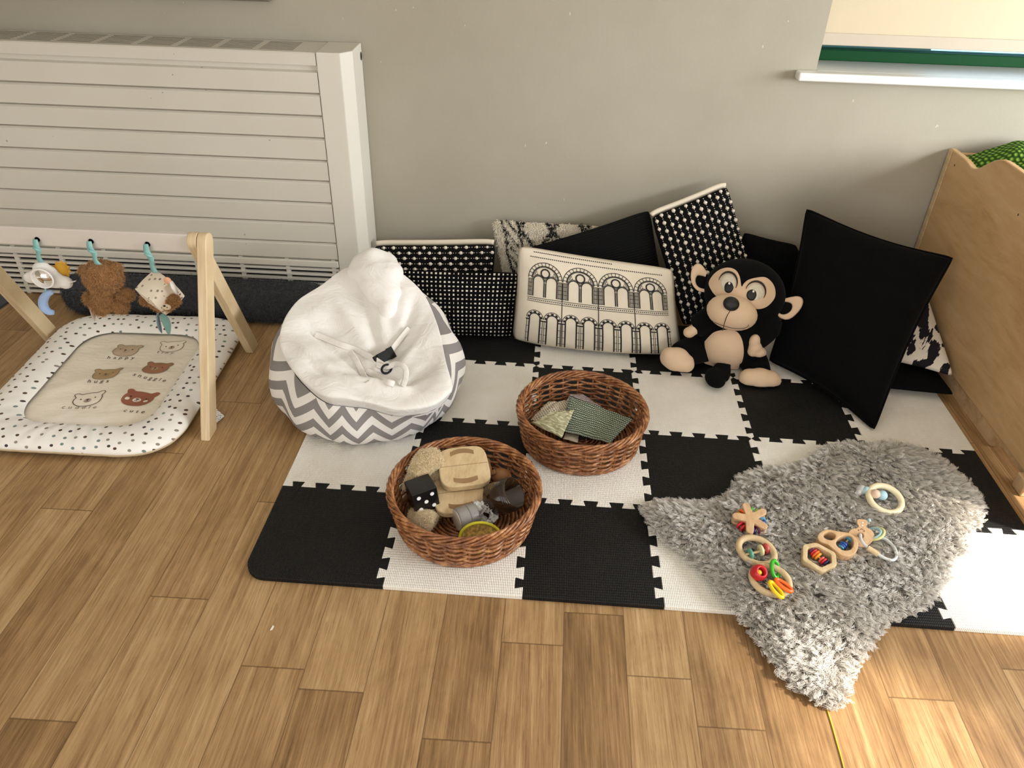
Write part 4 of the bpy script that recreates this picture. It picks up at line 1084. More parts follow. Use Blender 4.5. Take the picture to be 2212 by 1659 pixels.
# patches laid over the head: outline given in pixels, draped over the ellipsoid
Zpx = lambda zx, zy: (1460 + zx / 5.184, 540 + zy / 5.184)
def on_ell(u, v, c, axes, r, off):
    """hit of the view ray with an ellipsoid, pushed out by off"""
    d = (at(u, v, z=-5) - CAM).normalized(); o_ = axes.transposed() @ (CAM - c); dd = axes.transposed() @ d
    rr = [q + off for q in r]; o2 = Vector([o_[i] / rr[i] for i in range(3)]); d2 = Vector([dd[i] / rr[i] for i in range(3)])
    a, b, cc = d2.dot(d2), 2 * o2.dot(d2), o2.dot(o2) - 1; D_ = b * b - 4 * a * cc
    if D_ < 0: t = -b / (2 * a)
    else: t = (-b - math.sqrt(D_)) / (2 * a)
    return CAM + d * t
def patch(name, pts, c, axes, r, off, mat, parent, rings=7, edge=.35, zoom=True, center=None):
    P2 = [Zpx(*p) if zoom else p for p in pts]
    P2 = [(q.x, q.y) for q in catmull([(a, b, 0) for a, b in P2], 4, True)]
    cx, cy = center and (Zpx(*center) if zoom else center) or (sum(p[0] for p in P2) / len(P2), sum(p[1] for p in P2) / len(P2))
    n = len(P2); vs = [on_ell(cx, cy, c, axes, r, off)]; fs = []
    for k in range(1, rings + 1):
        t = k / rings; o_ = off * (1 - (max(0, t - (1 - edge)) / edge) ** 2 * .9)
        vs += [on_ell(cx + (x - cx) * t, cy + (y - cy) * t, c, axes, r, o_) for x, y in P2]
    for q in vs: q.z = max(q.z, .0165)
    for i in range(n):
        j = (i + 1) % n; fs.append((0, 1 + j, 1 + i))
        for k in range(rings - 1): a = 1 + k * n; fs.append((a + i, a + j, a + n + j, a + n + i))
    return obj(name, G().add((vs, fs)), mat, parent)
RH = (RA, RB, RC)
face = patch('face_patch', [(735, 405), (715, 300), (670, 225), (590, 197), (500, 215), (420, 275), (368, 360), (385, 430), (450, 515), (560, 560), (700, 590), (820, 630), (905, 662), (1000, 645), (1070, 590), (1112, 520), (1110, 430), (1070, 355), (1000, 305), (900, 310), (810, 335), (760, 375)], HC, AXES, RH, .004, M_skin, mk, center=(735, 480))
def eye(cx, cy, rx, ry, rot, pcx, pcy, prx, pry, hx_, hy_):
    cr, sr = math.cos(rot), math.sin(rot)
    el = lambda x, y, a, b, n=14: [(x + a * math.cos(t) * cr - b * math.sin(t) * sr, y + a * math.cos(t) * sr + b * math.sin(t) * cr) for t in np.linspace(0, 2 * PI, n, endpoint=False)]
    e = patch('eye', el(cx, cy, rx, ry), HC, AXES, RH, .0065, M_eyew, mk)
    patch('pupil', el(pcx, pcy, prx, pry), HC, AXES, RH, .0085, M_eyeb, e); patch('highlight', el(hx_, hy_, 17, 19, 10), HC, AXES, RH, .0096, M_offw, e, 3)
    a = [(cx + (rx + 10) * math.cos(t) * cr - (ry + 8) * math.sin(t) * sr, cy + (rx + 10) * math.cos(t) * sr + (ry + 8) * math.sin(t) * cr) for t in np.linspace(PI * 1.02, PI * 2.12, 16)]
    n_ = len(a); P_ = [on_ell(*Zpx(*p), HC, AXES, RH, .006) for p in a]
    obj('eyelid_line', G().add(tube(P_, [.0007 + .0024 * math.sin(PI * i / (n_ - 1)) for i in range(n_)], 6)), M_eyeb, e)
eye(582, 365, 95, 112, .18, 592, 415, 60, 74, 598, 374); eye(892, 470, 103, 112, .25, 850, 502, 65, 74, 869, 464)
MZ = W3(*Zpx(628, 700), .082)
AX2 = Matrix((hx, hy, VZ)).transposed(); RM = (.0745, .051, .058)
g = G().add(ell(MZ, RM, AX2, 26, 16))
muz = obj('muzzle', g, M_skin, mk)
NP = on_ell(*Zpx(620, 603), MZ, AX2, RM, .004)
obj('nose', G().add(ell(NP, (.0235, .0205, .014), AX2)), M_eyeb, muz)
P_ = [on_ell(*Zpx(*p), MZ, AX2, RM, .0006) for p in ((607, 682), (575, 735), (550, 800), (533, 860), (522, 905))]
obj('mouth_seam', G().add(tube(catmull(P_, 4), .0011, 5)), M_eyeb, muz)
P_ = [on_ell(*Zpx(*p), MZ, AX2, RM, .0005) for p in ((400, 792), (460, 822), (540, 850), (640, 876), (740, 880), (800, 862), (815, 838))]
obj('mouth_seam', G().add(tube(catmull(P_, 4), .0007, 5)), M_eyeb, muz)
bel = patch('belly_patch', [(560, 893), (660, 905), (715, 950), (750, 1040), (760, 1160), (735, 1270), (680, 1350), (590, 1390), (480, 1375), (370, 1325), (300, 1240), (278, 1150), (300, 1060), (370, 970), (440, 915)], TCm, Matrix.Identity(3), (.098, .090, .105), .008, M_skin, mk)
def ear(cpx, outer, inner, name, D0=0.0):
    vs = []; fs = []; g = G(); n = len(outer)
    c = W3(*Zpx(*cpx), -.01)
    for lift in (0, 1):
        for k, ring in enumerate((outer, inner)):
            for (x, y) in ring: vs.append(W3(*Zpx(x, y), D0 + (-.004 if lift == 0 else (.006 if k == 0 else .004))))
    for i in range(n - 1):
        j = i + 1; fs += [(i, j, n + j, n + i), (2 * n + j, 2 * n + i, 3 * n + i, 3 * n + j), (j, i, 2 * n + i, 2 * n + j), (n + i, n + j, 3 * n + j, 3 * n + i)]
    e = obj(name, G().add((vs, fs)), M_skin, mk, sub=1)
    return e
ear((290, 370), [(350, 245), (300, 165), (255, 135), (205, 155), (170, 210), (158, 300), (175, 385), (215, 440), (260, 470), (320, 475)], [(330, 305), (290, 298), (260, 290), (240, 295), (228, 315), (220, 345), (232, 385), (255, 410), (285, 425), (318, 435)], 'ear')
ear((1250, 620), [(1205, 545), (1300, 520), (1375, 508), (1425, 530), (1440, 580), (1415, 650), (1350, 730), (1270, 790), (1190, 785), (1105, 720)], [(1205, 585), (1250, 585), (1285, 600), (1300, 630), (1290, 665), (1265, 695), (1235, 713), (1205, 720), (1170, 715), (1140, 685)], 'ear', .035)
# black inner ears sit behind
for c_, r_ in (((275, 365), (.022, .026, .010)), ((1215, 650), (.026, .022, .010))):
    obj('inner_ear', G().add(ell(W3(*Zpx(*c_), (-.006 if c_[0] < 700 else .029)), r_, AXES)), M_mblk, mk)
def paw(name, c, pts, rads, seam=None):
    g = G()
    for (u, v), r in zip(pts, rads): g.add(ell(CAM + (at(u, v, y=c.y) - CAM), r, None, 16, 10))
    g.v = [(x, y, max(z, .018)) for x, y, z in g.v]
    return obj(name, g, M_skin, mk, remesh=.004, smoothit=5)
paw('hand', hL, [(1489, 718), (1499, 712), (1510, 705), (1517, 700)], [(.019, .018, .017), (.018, .017, .0165), (.016, .015, .015), (.0105, .011, .0115)])
paw('hand', hR, [(1630, 737), (1631, 750), (1640, 760), (1627, 757), (1648, 762)], [(.017, .017, .023), (.021, .019, .023), (.020, .018, .017), (.018, .018, .02), (.012, .012, .012)])
paw('foot', fL, [(1461, 776), (1448, 772), (1475, 782), (1484, 787)], [(.043, .034, .038), (.032, .03, .032), (.034, .032, .031), (.023, .025, .025)])
paw('foot', fR, [(1640, 820), (1620, 817), (1660, 821), (1672, 822)], [(.045, .034, .037), (.034, .03, .030), (.035, .03, .031), (.022, .024, .022)])
# ================================================================== wicker baskets
M_wick = MT('willow', .26, .6); oc = M_wick.coord(); M_wick.col(M_wick.ramp(M_wick.noise(oc, 38, 4, .7), [(.30, srgb(88, 50, 26)), (.5, srgb(146, 92, 54)), (.70, srgb(204, 148, 98))])); M_wick = M_wick.m
def basket(label, cx, cy, R0, R1, Hb, z0, ph):
    b = thing('wicker_basket', label, 'basket', (cx, cy, z0), 'round wicker baskets on the mat')
    Ns = 24; O = Vector((cx, cy, z0)); rows = int((Hb - .03) / .0066)
    def rad(z): return R0 + (R1 - R0) * min(1, max(0, z / Hb)) ** .8
    g = G()
    for k in range(rows):
        z = .012 + (Hb - .028) * k / (rows - 1); P = []
        for i in range(Ns * 6):
            a = 2 * PI * i / (Ns * 6) + ph
            r = rad(z) + (.0058) * math.sin(Ns / 2 * (a - ph) + PI * (k % 2)); P.append(O + Vector((r * math.cos(a), r * math.sin(a), z + .0012 * math.sin(3 * a + k) + .0008 * nz(a * 9, k))))
        g.add(tube(P, .0034, 6, closed=True))
    obj('woven_wall', g, M_wick, b)
    g = G()
    for i in range(Ns):
        a = 2 * PI * (i + .25) / Ns * 1.0 + ph + .0
        g.add(tube([O + Vector((rad(z) * math.cos(a), rad(z) * math.sin(a), z)) for z in np.linspace(.004, Hb - .008, 7)], .0026, 5))
    obj('uprights', g, M_wick, b)
    for nm_, zc, rr, tw, rt in (('rim', Hb - .011, .0088, 7, .0036), ('foot_border', .0085, .0055, 8, .0032)):
        g = G()
        for s in range(6):
            P = []
            for i in range(Ns * 8):
                a = 2 * PI * i / (Ns * 8); t = tw * a + s * PI / 3
                r = rad(zc) + .0012 + rr * .72 * math.cos(t); P.append(O + Vector((r * math.cos(a), r * math.sin(a), zc + rr * (.95 if nm_ == 'rim' else .7) * math.sin(t))))
            g.add(tube(P, rt, 6, closed=True))
        obj(nm_, g, M_wick, b)
    g = G()
    for k in range(16):
        r = R0 * (k + .5) / 16 - .002; P = [O + Vector((r * math.cos(a), r * math.sin(a), .008 + .0015 * math.sin(8 * a + PI * (k % 2)))) for a in np.linspace(0, 2 * PI, 48, endpoint=False)]
        g.add(tube(P, .0042, 5, closed=True))
    obj('woven_base', g, M_wick, b)
    return b
B1 = (.464, .210); B2 = (.742, .535)
basket('front wicker basket holding wooden boards, a black die and bathroom things', B1[0], B1[1], .148, .170, .108, .0125, .1)
basket('rear wicker basket holding folded knitted and lace cloths', B2[0], B2[1], .148, .166, .108, .0125, .5)
def keep(p, r, B, z0=.0285):
    """holds a point of an item of radius r inside a basket"""
    p = Vector(p); lim = .145 + .018 * min(1, max(0, (p.z - .0125) / .108)) - .010 - r; d = Vector((p.x - B[0], p.y - B[1])); 
    if d.length > lim: d = d * (lim / d.length); p.x, p.y = B[0] + d.x, B[1] + d.y
    p.z = max(p.z, z0 + r); return p
# ---- things in the front basket
ZF = .0285
M_loof = MT('loofah', .95, .1); oc = M_loof.coord(); M_loof.col(M_loof.ramp(M_loof.noise(oc, 120, 4, .7), [(.3, srgb(196, 166, 116)), (.65, srgb(236, 216, 176))])); M_loof.bump(M_loof.noise(oc, 190, 3, .7), 1.0, .004); M_loof = M_loof.m
H_loof = hairmat('loofah_fibre', srgb(206, 176, 126), srgb(246, 230, 196), .9)
def loofah(label, P, R, flat=.75):
    P = [keep(q, r_ + .003, B1) for q, r_ in zip(P, R)]
    c = catmull(P, 6); n = len(c); rr = np.interp(np.linspace(0, 1, n), np.linspace(0, 1, len(R)), R)
    vf = tube(c, rr, 18, flat=flat); vs = [v + Vector((nz(v.x * 70, v.y * 70, v.z * 70), nz(v.y * 70, v.z * 70, 4), nz(v.z * 70, v.x * 70, 8))) * .0028 for v in vf[0]]
    o = obj('loofah', G().add((vs, vf[1])), M_loof); setp(o, label, 'loofah', 'loofahs in the front basket')
    P_, N_ = sample(vs, vf[1], 4500); fur_on('fibre', P_, N_, .0065, .0003, H_loof, o, 4, .1, .8, .5)
    return o
l1 = loofah('curved loofah lying highest at the back left of the front basket', [at(874, 1020, z=.100), at(893, 1003, z=.112), at(918, 992, z=.120), at(945, 990, z=.116)], [.020, .026, .030, .026])
l2 = loofah('flat loofah strip between the black die and the basket wall', [at(864, 1054, z=.084), at(877, 1036, z=.092), at(900, 1027, z=.094), at(930, 1027, z=.090), at(948, 1033, z=.084)], [.013, .015, .014, .012, .012], .7)
l3 = loofah('rolled loofah slice under the black die at the front left of the basket', [at(886, 1118, z=.040), at(912, 1126, z=.040), at(935, 1134, z=.042)], [.018, .022, .020])
# black die
dc = at(912, 1068, z=.088); S_ = .060
e_a = (at(957, 1041, z=.118) - at(898, 1075, z=.118)).normalized()
e_a = Vector((1, .52, .02)); Md = frame4(dc, e_a, Vector((0, 0, 1)).cross(e_a)) 
Md = Md @ Matrix.Rotation(math.radians(-6), 4, 'X') @ Matrix.Rotation(math.radians(-4), 4, 'Y')
dm = MT('die_black', .25, .5); dm.col((.006, .006, .007))
die = thing('toy_die', 'big black die showing five white dots in the front basket', 'die', dc - Vector((0, 0, .03)))
obj('cube', G().add(box((0, 0, 0), (S_, S_, S_), Md)), dm.m, die, bevel=.0025, bseg=3)
g = G(); M_dot = simple('die_dot', srgb(236, 236, 234), .4)
fm = Md @ Matrix.Translation((0, -S_ / 2 - .0001, 0)) @ Matrix.Rotation(PI / 2, 4, 'X')
for (a, b) in ((-.26, .27), (.27, .27), (0, 0), (-.26, -.27), (.27, -.27)):
    obj('dot', G().add(prism([(a * S_ + .0048 * math.cos(t), b * S_ + .0048 * math.sin(t)) for t in np.linspace(0, 2 * PI, 16, endpoint=False)], 0, .0006, fm)), M_dot, die, smooth=False)
# two wooden boards with curved slots
def board(label, c, ax, ay, w, h):
    M = frame4(c, ax, ay); n = 60; out = []
    for t in np.linspace(0, 2 * PI, n, endpoint=False):
        p = 4.2; r = 1 / (abs(math.cos(t)) ** p + abs(math.sin(t)) ** p) ** (1 / p)
        out.append((w / 2 * r * math.cos(t) * (1 - .04 * math.sin(t)), h / 2 * r * math.sin(t)))
    b = thing('slotted_board', label, 'wooden toy', c, 'wooden boards in the front basket')
    TH_ = .019
    bd = obj('board', G().add(prism(out, -TH_ / 2, TH_ / 2, M)), M_pale, b, smooth=True, bevel=.0035, bseg=3)
    for s in (-1, 1):
        g = G(); pts = []
        for i in range(13): x = -.028 + .056 * i / 12; pts.append((x, s * (h / 2 - .021) + s * .007 * (1 - (x / .028) ** 2)))
        wv = .0068; up = [(x, y + wv * math.sin(PI * min(1, max(.15, (i + 1) / 14 * 1.0 + 0))) ** .25) for i, (x, y) in enumerate(pts)]; dn = [(x, y - wv) for x, y in pts][::-1]
        g.add(prism(dn[::-1] + up[::-1], TH_ / 2 - .0005, TH_ / 2 + .0006, M))
        obj('slot', g, M_slot, b, smooth=False, label='darker hollow slot')
    obj('seam', G().add(box((0, .002, TH_ / 2), (w * .96, .0008, .0012), M)), M_slot, b, smooth=False)
    return b
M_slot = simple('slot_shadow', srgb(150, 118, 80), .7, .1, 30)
bx, by = Vector((1, .04, 0)), Vector((.02, 1, .42))
c1 = at(1002, 1011, z=.106); c2 = at(992, 1068, z=.072)
board('pale wooden board with two curved slots, upper of the pair in the front basket', c1, Vector((1, .22, .03)), Vector((-.22, 1, .20)), .118, .118)
board('pale wooden board with two curved slots, lower of the pair in the front basket', c2, Vector((1, .22, .03)), Vector((-.22, 1, .20)), .118, .112)
# amber jar lying open at the right
M_amb = MT('amber_plastic', .12, .5, coat=.3); M_amb.col((.030, .014, .006)); M_amb.b.inputs['Alpha'].default_value = 1.0
ja = at(1070, 1080, z=.070); jd = (VZ * .5 + (VX * .91 + VY * .42) * .87).normalized()
jar = thing('amber_jar', 'empty dark amber plastic jar lying tilted at the right of the front basket', 'jar', ja)
Mj = frame4(ja, jd.orthogonal(), jd.cross(jd.orthogonal())); Mj = Matrix((jd.orthogonal().normalized(), jd.cross(jd.orthogonal()).normalized(), jd)).transposed().to_4x4(); Mj.translation = ja
jr = .040
obj('jar_body', G().add(lathe([(0, -.012), (jr * .8, -.012), (jr, -.004), (jr, .035), (jr * .97, .038), (jr * .97, .056), (jr * .90, .056), (jr * .90, .004), (0, .002)], 40, Mj)), M_amb.m, jar)
g = G()
for k in range(3): g.add(torus(Mj @ Vector((0, 0, .041 + .005 * k)), jr * .975, .0011, Mj.to_3x3(), 40, 6))
obj('screw_thread', g, M_amb.m, jar)
gl = simple('label_gold', srgb(140, 108, 50), .5); v_ = Mj.inverted() @ at(1068, 1058, z=.10); aa = math.atan2(v_.y, v_.x)
g = G()
for k, (zz, hw) in enumerate(((.028, .05), (.021, .30), (.017, .34), (.012, .22))):
    vs = []; 
    for i in range(9):
        t = aa + hw * (i / 8 * 2 - 1)
        for dz in (-.0011, .0011) if k else (-.0022, .0022): vs.append(Mj @ Vector(((jr + .0004) * math.cos(t), (jr + .0004) * math.sin(t), zz + dz)))
    g.add((vs, [(2 * i, 2 * i + 1, 2 * i + 3, 2 * i + 2) for i in range(8)]))
obj('printed_label', g, gl, jar, smooth=False)
# frosted jar in front, mesh sponge, yellow lid, curved wooden comb behind
M_fro = simple('frosted_plastic', srgb(150, 145, 140), .35, .05, 20); M_froc = simple('frosted_cap', srgb(196, 186, 170), .45, .05, 20)
fa, fb = at(1016, 1114, z=.058), at(976, 1128, z=.058); fd = (fb - fa).normalized()
Mf = Matrix((fd.orthogonal().normalized(), fd.cross(fd.orthogonal()).normalized(), fd)).transposed().to_4x4(); Mf.translation = fa
fj = thing('frosted_jar', 'grey frosted jar lying on its side at the front of the basket', 'jar', fa)
obj('jar_body', G().add(lathe([(0, -.014), (.026, -.014), (.028, -.010), (.028, .030), (.026, .034)], 32, Mf)).add(torus(Mf @ Vector((0, 0, .006)), 0.0282, .0012, Mf.to_3x3(), 32, 6)), M_fro, fj)
obj('jar_base', G().add(lathe([(.026, .034), (.023, .036), (.0, .035)], 32, Mf)), M_froc, fj)
puff = thing('mesh_bath_puff', 'white net bath puff squeezed between boards and amber jar', 'bath puff', at(1050, 1090, z=.03))
M_net = MT('net', .6, .3); M_net.col(srgb(242, 240, 233)); M_net.b.inputs['Transmission Weight'].default_value = 0
M_net.b.inputs['Alpha'].default_value = .85
g = G(); pc = at(1042, 1108, z=.056)
for k in range(46):
    th, ph_ = rng.uniform(0, 2 * PI), rng.uniform(-.4, 1.3); d = Vector((math.cos(th) * math.cos(ph_), math.sin(th) * math.cos(ph_), math.sin(ph_))); X_ = d.orthogonal().normalized(); Y_ = d.cross(X_); r0 = rng.uniform(.009, .014); k2 = rng.integers(3, 6); p_ = rng.uniform(0, 6)
    cc_ = pc + Vector((d.x * .022, d.y * .022, d.z * .016))
    g.add(grid(lambda u, v: cc_ + (X_ * math.cos(2 * PI * u) + Y_ * math.sin(2 * PI * u)) * r0 * (.15 + .85 * v) * (1 + .18 * math.sin(k2 * 2 * PI * u + p_)) + d * (.010 * v ** 2 + .004 * v * math.sin(k2 * 2 * PI * u + p_)), 24, 5, cu=True))
for q in ((1052, 1030), (1048, 1044), (1056, 1060)):
    g.add(ell(at(*q, z=.07), (.010, .012, .012), None, 10, 8))
obj('net_ruffle', g, M_net.m, puff)
M_yl = simple('yellow_plastic', srgb(214, 204, 40), .4, .05, 10)
yc = at(1040, 1141, z=.062)
yl = thing('yellow_hoop', 'bright yellow plastic rim of a small tub at the front of the front basket', 'tub', yc)
Ml = frame4(at(1038, 1162, z=.060), (1, .05, 0), (0, .55, .85))
obj('hoop', G().add(torus(Ml.translation, .046, .0034, Ml.to_3x3(), 48, 8, ry=.034)), M_yl, yl)
obj('filling', G().add(prism([(.044 * math.cos(t), .032 * math.sin(t)) for t in np.linspace(0, 2 * PI, 40, endpoint=False)], -.002, -.001, Ml)), simple('potpourri', srgb(170, 140, 70), .9, .6, 160), yl, smooth=False)
M_comb = simple('brown_wood', srgb(128, 92, 56), .5, .15, 30)
wc = [at(1051, 992, z=.088), at(1055, 1010, z=.085), at(1060, 1021, z=.08), at(1070, 1018, z=.085)]
o = obj('wooden_hook', G().add(tube(catmull(wc, 5), .0075, 10, flat=.6)), M_comb); setp(o, 'curved brown wooden handle poking up behind the boards in the front basket', 'wooden toy')
o = obj('wooden_ball', G().add(ell(at(1082, 1030, z=.062), (.026, .022, .022), None, 20, 14)), simple('warm_wood', srgb(150, 104, 62), .45, .15, 20)); setp(o, 'brown rounded wooden piece behind the amber jar in the front basket', 'wooden toy')
# ---- cloths in the rear basket
def cloth(name, label, corners, mat, sag=.004, n=22, thick=.0025, seed=0):
    a, b, c, d = [keep(q, .006, B2, .026) for q in corners]
    def P(u, v):
        p = (a * (1 - u) + b * u) * (1 - v) + (d * (1 - u) + c * u) * v
        return p + Vector((0, 0, sag * (nz(u * 4 + seed, v * 4) + .6 * nz(u * 9 + seed, v * 9)) + .004 * math.sin(PI * u) * math.sin(PI * v))) + Vector((.0025 * nz(u * 12, v * 12, seed), .0025 * nz(v * 12, u * 12, seed), 0))
    g = G(); g.add(grid(P, n, n))
    for j in range(n + 1):
        for i in range(n + 1): g.uv[j * (n + 1) + i] = (i / n, j / n)
    o = obj(name, g, mat, smooth=True, solid=thick); setp(o, label, 'cloth', 'cloths in the rear basket'); return o
mk_ = MT('green_knit', .9, .2); U_, V_, _ = mk_.xyz(mk_.coord('UV')); oc = mk_.coord()
rows = (V_ * 17.0).fract(); kn = ((U_ * 34.0 + (V_ * 17.0).floor() * .5).fract() - .5).abs()
mk_.col(mk_.mix(rows.gt(.58), mk_.mix(kn.lt(.30), srgb(92, 108, 88), srgb(190, 196, 178)), srgb(60, 74, 60))); mk_.bump((rows - .3).abs() * -1.0 + kn * -.6, .7, .003)
ml_ = MT('lilac_stripe', .9, .2); U_, V_, _ = ml_.xyz(ml_.coord('UV')); ml_.col(ml_.mix((V_ * 9.0).fract().gt(.6) * V_.gt(.35), srgb(190, 176, 172), srgb(128, 116, 116)))
mc_ = MT('cream_net', .9, .2); U_, V_, _ = mc_.xyz(mc_.coord('UV')); 
lat = (((U_ + V_) * 11.0).fract() - .5).abs().lt(.17).mx((((U_ - V_) * 11.0).fract() - .5).abs().lt(.17)); mc_.col(mc_.mix(lat, srgb(128, 120, 104), srgb(214, 204, 182)))
mp_ = MT('pale_green_embroidery', .9, .2); U_, V_, _ = mp_.xyz(mp_.coord('UV'))
wv = mp_.n('TexWave'); wv.wave_type = 'RINGS'; mp_.lk(mp_.comb(U_ * 3.0, V_ * 3.0, 0.0), wv.inputs[0]); wv.inputs['Scale'].default_value = 1.0; wv.inputs['Distortion'].default_value = 6; wv.inputs['Detail'].default_value = .5
ww = S(mp_.nt, wv.outputs['Fac']); mp_.col(mp_.mix(ww.gt(.86), srgb(178, 176, 138), srgb(220, 216, 192)))
md_ = simple('dark_green_cloth', srgb(44, 50, 40), .95, .2, 80)
Z2 = .030
cloth('folded_cloth', 'dark green cloth lying lowest in the rear basket under the knitted square', [at(1200, 945, z=.036), at(1330, 950, z=.036), at(1360, 880, z=.036), at(1230, 860, z=.036)], md_, .003, seed=1)
cloth('folded_cloth', 'lilac striped cloth showing behind the green knitted square in the rear basket', [at(1222, 868, z=.052), at(1300, 880, z=.052), at(1262, 836, z=.060), at(1228, 842, z=.060)], ml_.m, .003, seed=2)
cloth('folded_cloth', 'cream lattice lace cloth at the left of the rear basket', [at(1140, 908, z=.058), at(1215, 918, z=.058), at(1240, 866, z=.066), at(1184, 868, z=.066)], mc_.m, .004, seed=3)
cloth('knitted_cloth', 'green and cream knitted square cloth in the rear basket', [at(1213, 930, z=.066), at(1318, 957, z=.060), at(1374, 905, z=.072), at(1231, 855, z=.080)], mk_.m, .003, seed=4)
cloth('embroidered_pouch', 'pale green embroidered cloth pouch folded at the front left of the rear basket', [at(1148, 915, z=.070), at(1213, 946, z=.070), at(1240, 886, z=.098), at(1186, 893, z=.086)], mp_.m, .006, seed=5)
cloth('folded_cloth', 'small white cloth edge under the front of the knitted square', [at(1216, 948, z=.044), at(1248, 956, z=.044), at(1250, 940, z=.044), at(1222, 936, z=.044)], M_ctw, .002, 8, seed=6)
# ================================================================== sheepskin
rugpx = [(1393, 1096), (1440, 1082), (1500, 1086), (1545, 1084), (1582, 1062), (1596, 1034), (1640, 1014), (1700, 1008), (1748, 992), (1778, 968), (1830, 958), (1885, 962), (1930, 956), (1985, 970), (2035, 996), (2078, 1034), (2108, 1066), (2122, 1096), (2112, 1130), (2088, 1150), (2084, 1190), (2058, 1198), (2048, 1232), (2016, 1284), (1985, 1312), (1930, 1330), (1902, 1352), (1872, 1392), (1848, 1428), (1836, 1462), (1832, 1496), (1795, 1512), (1756, 1492), (1712, 1462), (1678, 1420), (1645, 1372), (1612, 1332), (1570, 1288), (1538, 1246), (1500, 1206), (1450, 1166), (1408, 1130)]
rp2 = [at(u, v, z=.030) for u, v in rugpx]; rp2 = catmull([(p.x, p.y, 0) for p in rp2], 4, True)
RP = np.array([(p.x, p.y) for p in rp2]); RP = RP if np.sum(RP[:, 0] * np.roll(RP[:, 1], -1) - np.roll(RP[:, 0], -1) * RP[:, 1]) > 0 else RP[::-1]
def edge_dist(Q):
    A = RP; B = np.roll(RP, -1, 0); d = np.full(len(Q), 9.0)
    for a, b in zip(A, B):
        ab = b - a; t = np.clip(((Q - a) @ ab) / (ab @ ab + 1e-12), 0, 1); d = np.minimum(d, np.linalg.norm(Q - (a + t[:, None] * ab), axis=1))
    return d
def inside(Q):
    x, y = Q[:, 0], Q[:, 1]; c = np.zeros(len(Q), bool)
    for a, b in zip(RP, np.roll(RP, -1, 0)):
        m = (a[1] > y) != (b[1] > y); c ^= m & (x < (b[0] - a[0]) * (y - a[1]) / (b[1] - a[1] + 1e-15) + a[0])
    return c
mat_front = lambda x: -.0192 * x            # the mat's front edge, below which the skin drops to the floor
def hide_z(Q, e):
    under = np.where(Q[:, 1] > mat_front(Q[:, 0]) - .002, TH, np.maximum(.0, TH - (mat_front(Q[:, 0]) - Q[:, 1]) * .35))
    lump = np.array([.006 * nz(x * 11, y * 11) + .004 * nz(x * 25, y * 25, 3) for x, y in Q])
    return under + .002 + (.016 + lump) * np.clip(e / .05, 0, 1) ** .6
# the hide: rings shrinking from the outline
skin = thing('sheepskin_rug', 'grey fluffy sheepskin spread over the right front of the mat and floor', 'sheepskin', (1.4, .25, TH))
cen = RP.mean(0); g = G(); NRp = len(RP); kk = 14
from mathutils.geometry import delaunay_2d_cdt
pts_in = []
xs = np.arange(RP[:, 0].min(), RP[:, 0].max(), .016); ysr = np.arange(RP[:, 1].min(), RP[:, 1].max(), .016)
Q = np.array([(x + (.008 if j % 2 else 0), y) for j, y in enumerate(ysr) for x in xs]); m_ = inside(Q); Q = Q[m_]; e_ = edge_dist(Q); Q = Q[e_ > .014]
inset = RP + 0.0
nrm2 = np.stack([-(np.roll(RP, -1, 0) - np.roll(RP, 1, 0))[:, 1], (np.roll(RP, -1, 0) - np.roll(RP, 1, 0))[:, 0]], 1); nrm2 /= np.linalg.norm(nrm2, axis=1, keepdims=True) + 1e-9
inset = RP + nrm2 * .008
V2 = [Vector(p) for p in inset] + [Vector(p) for p in Q]
res = delaunay_2d_cdt(V2, [], [list(range(NRp))], 1, 1e-5)
W2 = np.array([(v.x, v.y) for v in res[0]]); ez = edge_dist(W2); zz = hide_z(W2, np.maximum(ez - .008, 0))
vs = [(x, y, z) for (x, y), z in zip(W2, zz)]; g.add((vs, [tuple(f) for f in res[2]]))
M_hide = simple('wool_base', srgb(170, 164, 156), .95, .2, 60)
obj('hide', g, M_hide, skin)
# locks of wool
NC = 10500
Q = np.column_stack([rng.uniform(RP[:, 0].min(), RP[:, 0].max(), NC * 3), rng.uniform(RP[:, 1].min(), RP[:, 1].max(), NC * 3)]); Q = Q[inside(Q)]; Q = Q[edge_dist(Q) > .006][:NC]
e_ = edge_dist(Q); zc = hide_z(Q, np.maximum(e_ - .008, 0)); n = len(Q)
# outward direction near the rim plus a slow swirl
eps = .004; gx = (edge_dist(Q + [eps, 0]) - e_) / eps; gy = (edge_dist(Q + [0, eps]) - e_) / eps
outw = -np.stack([gx, gy], 1); wgt = np.clip(1 - e_ / .055, 0, 1)[:, None]
ang = np.array([2.6 * nz(x * 3.2, y * 3.2, 7) + 1.1 * nz(x * 9, y * 9, 2) for x, y in Q]) - 1.9
swirl = np.stack([np.cos(ang), np.sin(ang)], 1)
dirn = outw * wgt * 1.3 + swirl * (1 - wgt) + rng.normal(0, .30, (n, 2)); dirn /= np.linalg.norm(dirn, axis=1, keepdims=True)
leng = rng.uniform(.028, .046, n) * (1 - .42 * wgt[:, 0]); lean = 1.02 + .22 * wgt[:, 0] + rng.normal(0, .16, n)
SPC, K = 15, 7; t = np.linspace(0, 1, K)
root = np.column_stack([Q, zc]); lat = np.stack([-dirn[:, 1], dirn[:, 0]], 1)
cph = rng.uniform(0, 2 * PI, n); cam_ = rng.uniform(.0025, .0055, n); frq = rng.uniform(5, 10, n)
al_ = np.pi / 2 - np.clip(lean, .1, 1.35)[:, None] * (.45 + .75 * t[None, :])        # elevation along the lock
al_ = np.clip(al_, -.35, 1.5)
step = leng[:, None] / (K - 1)
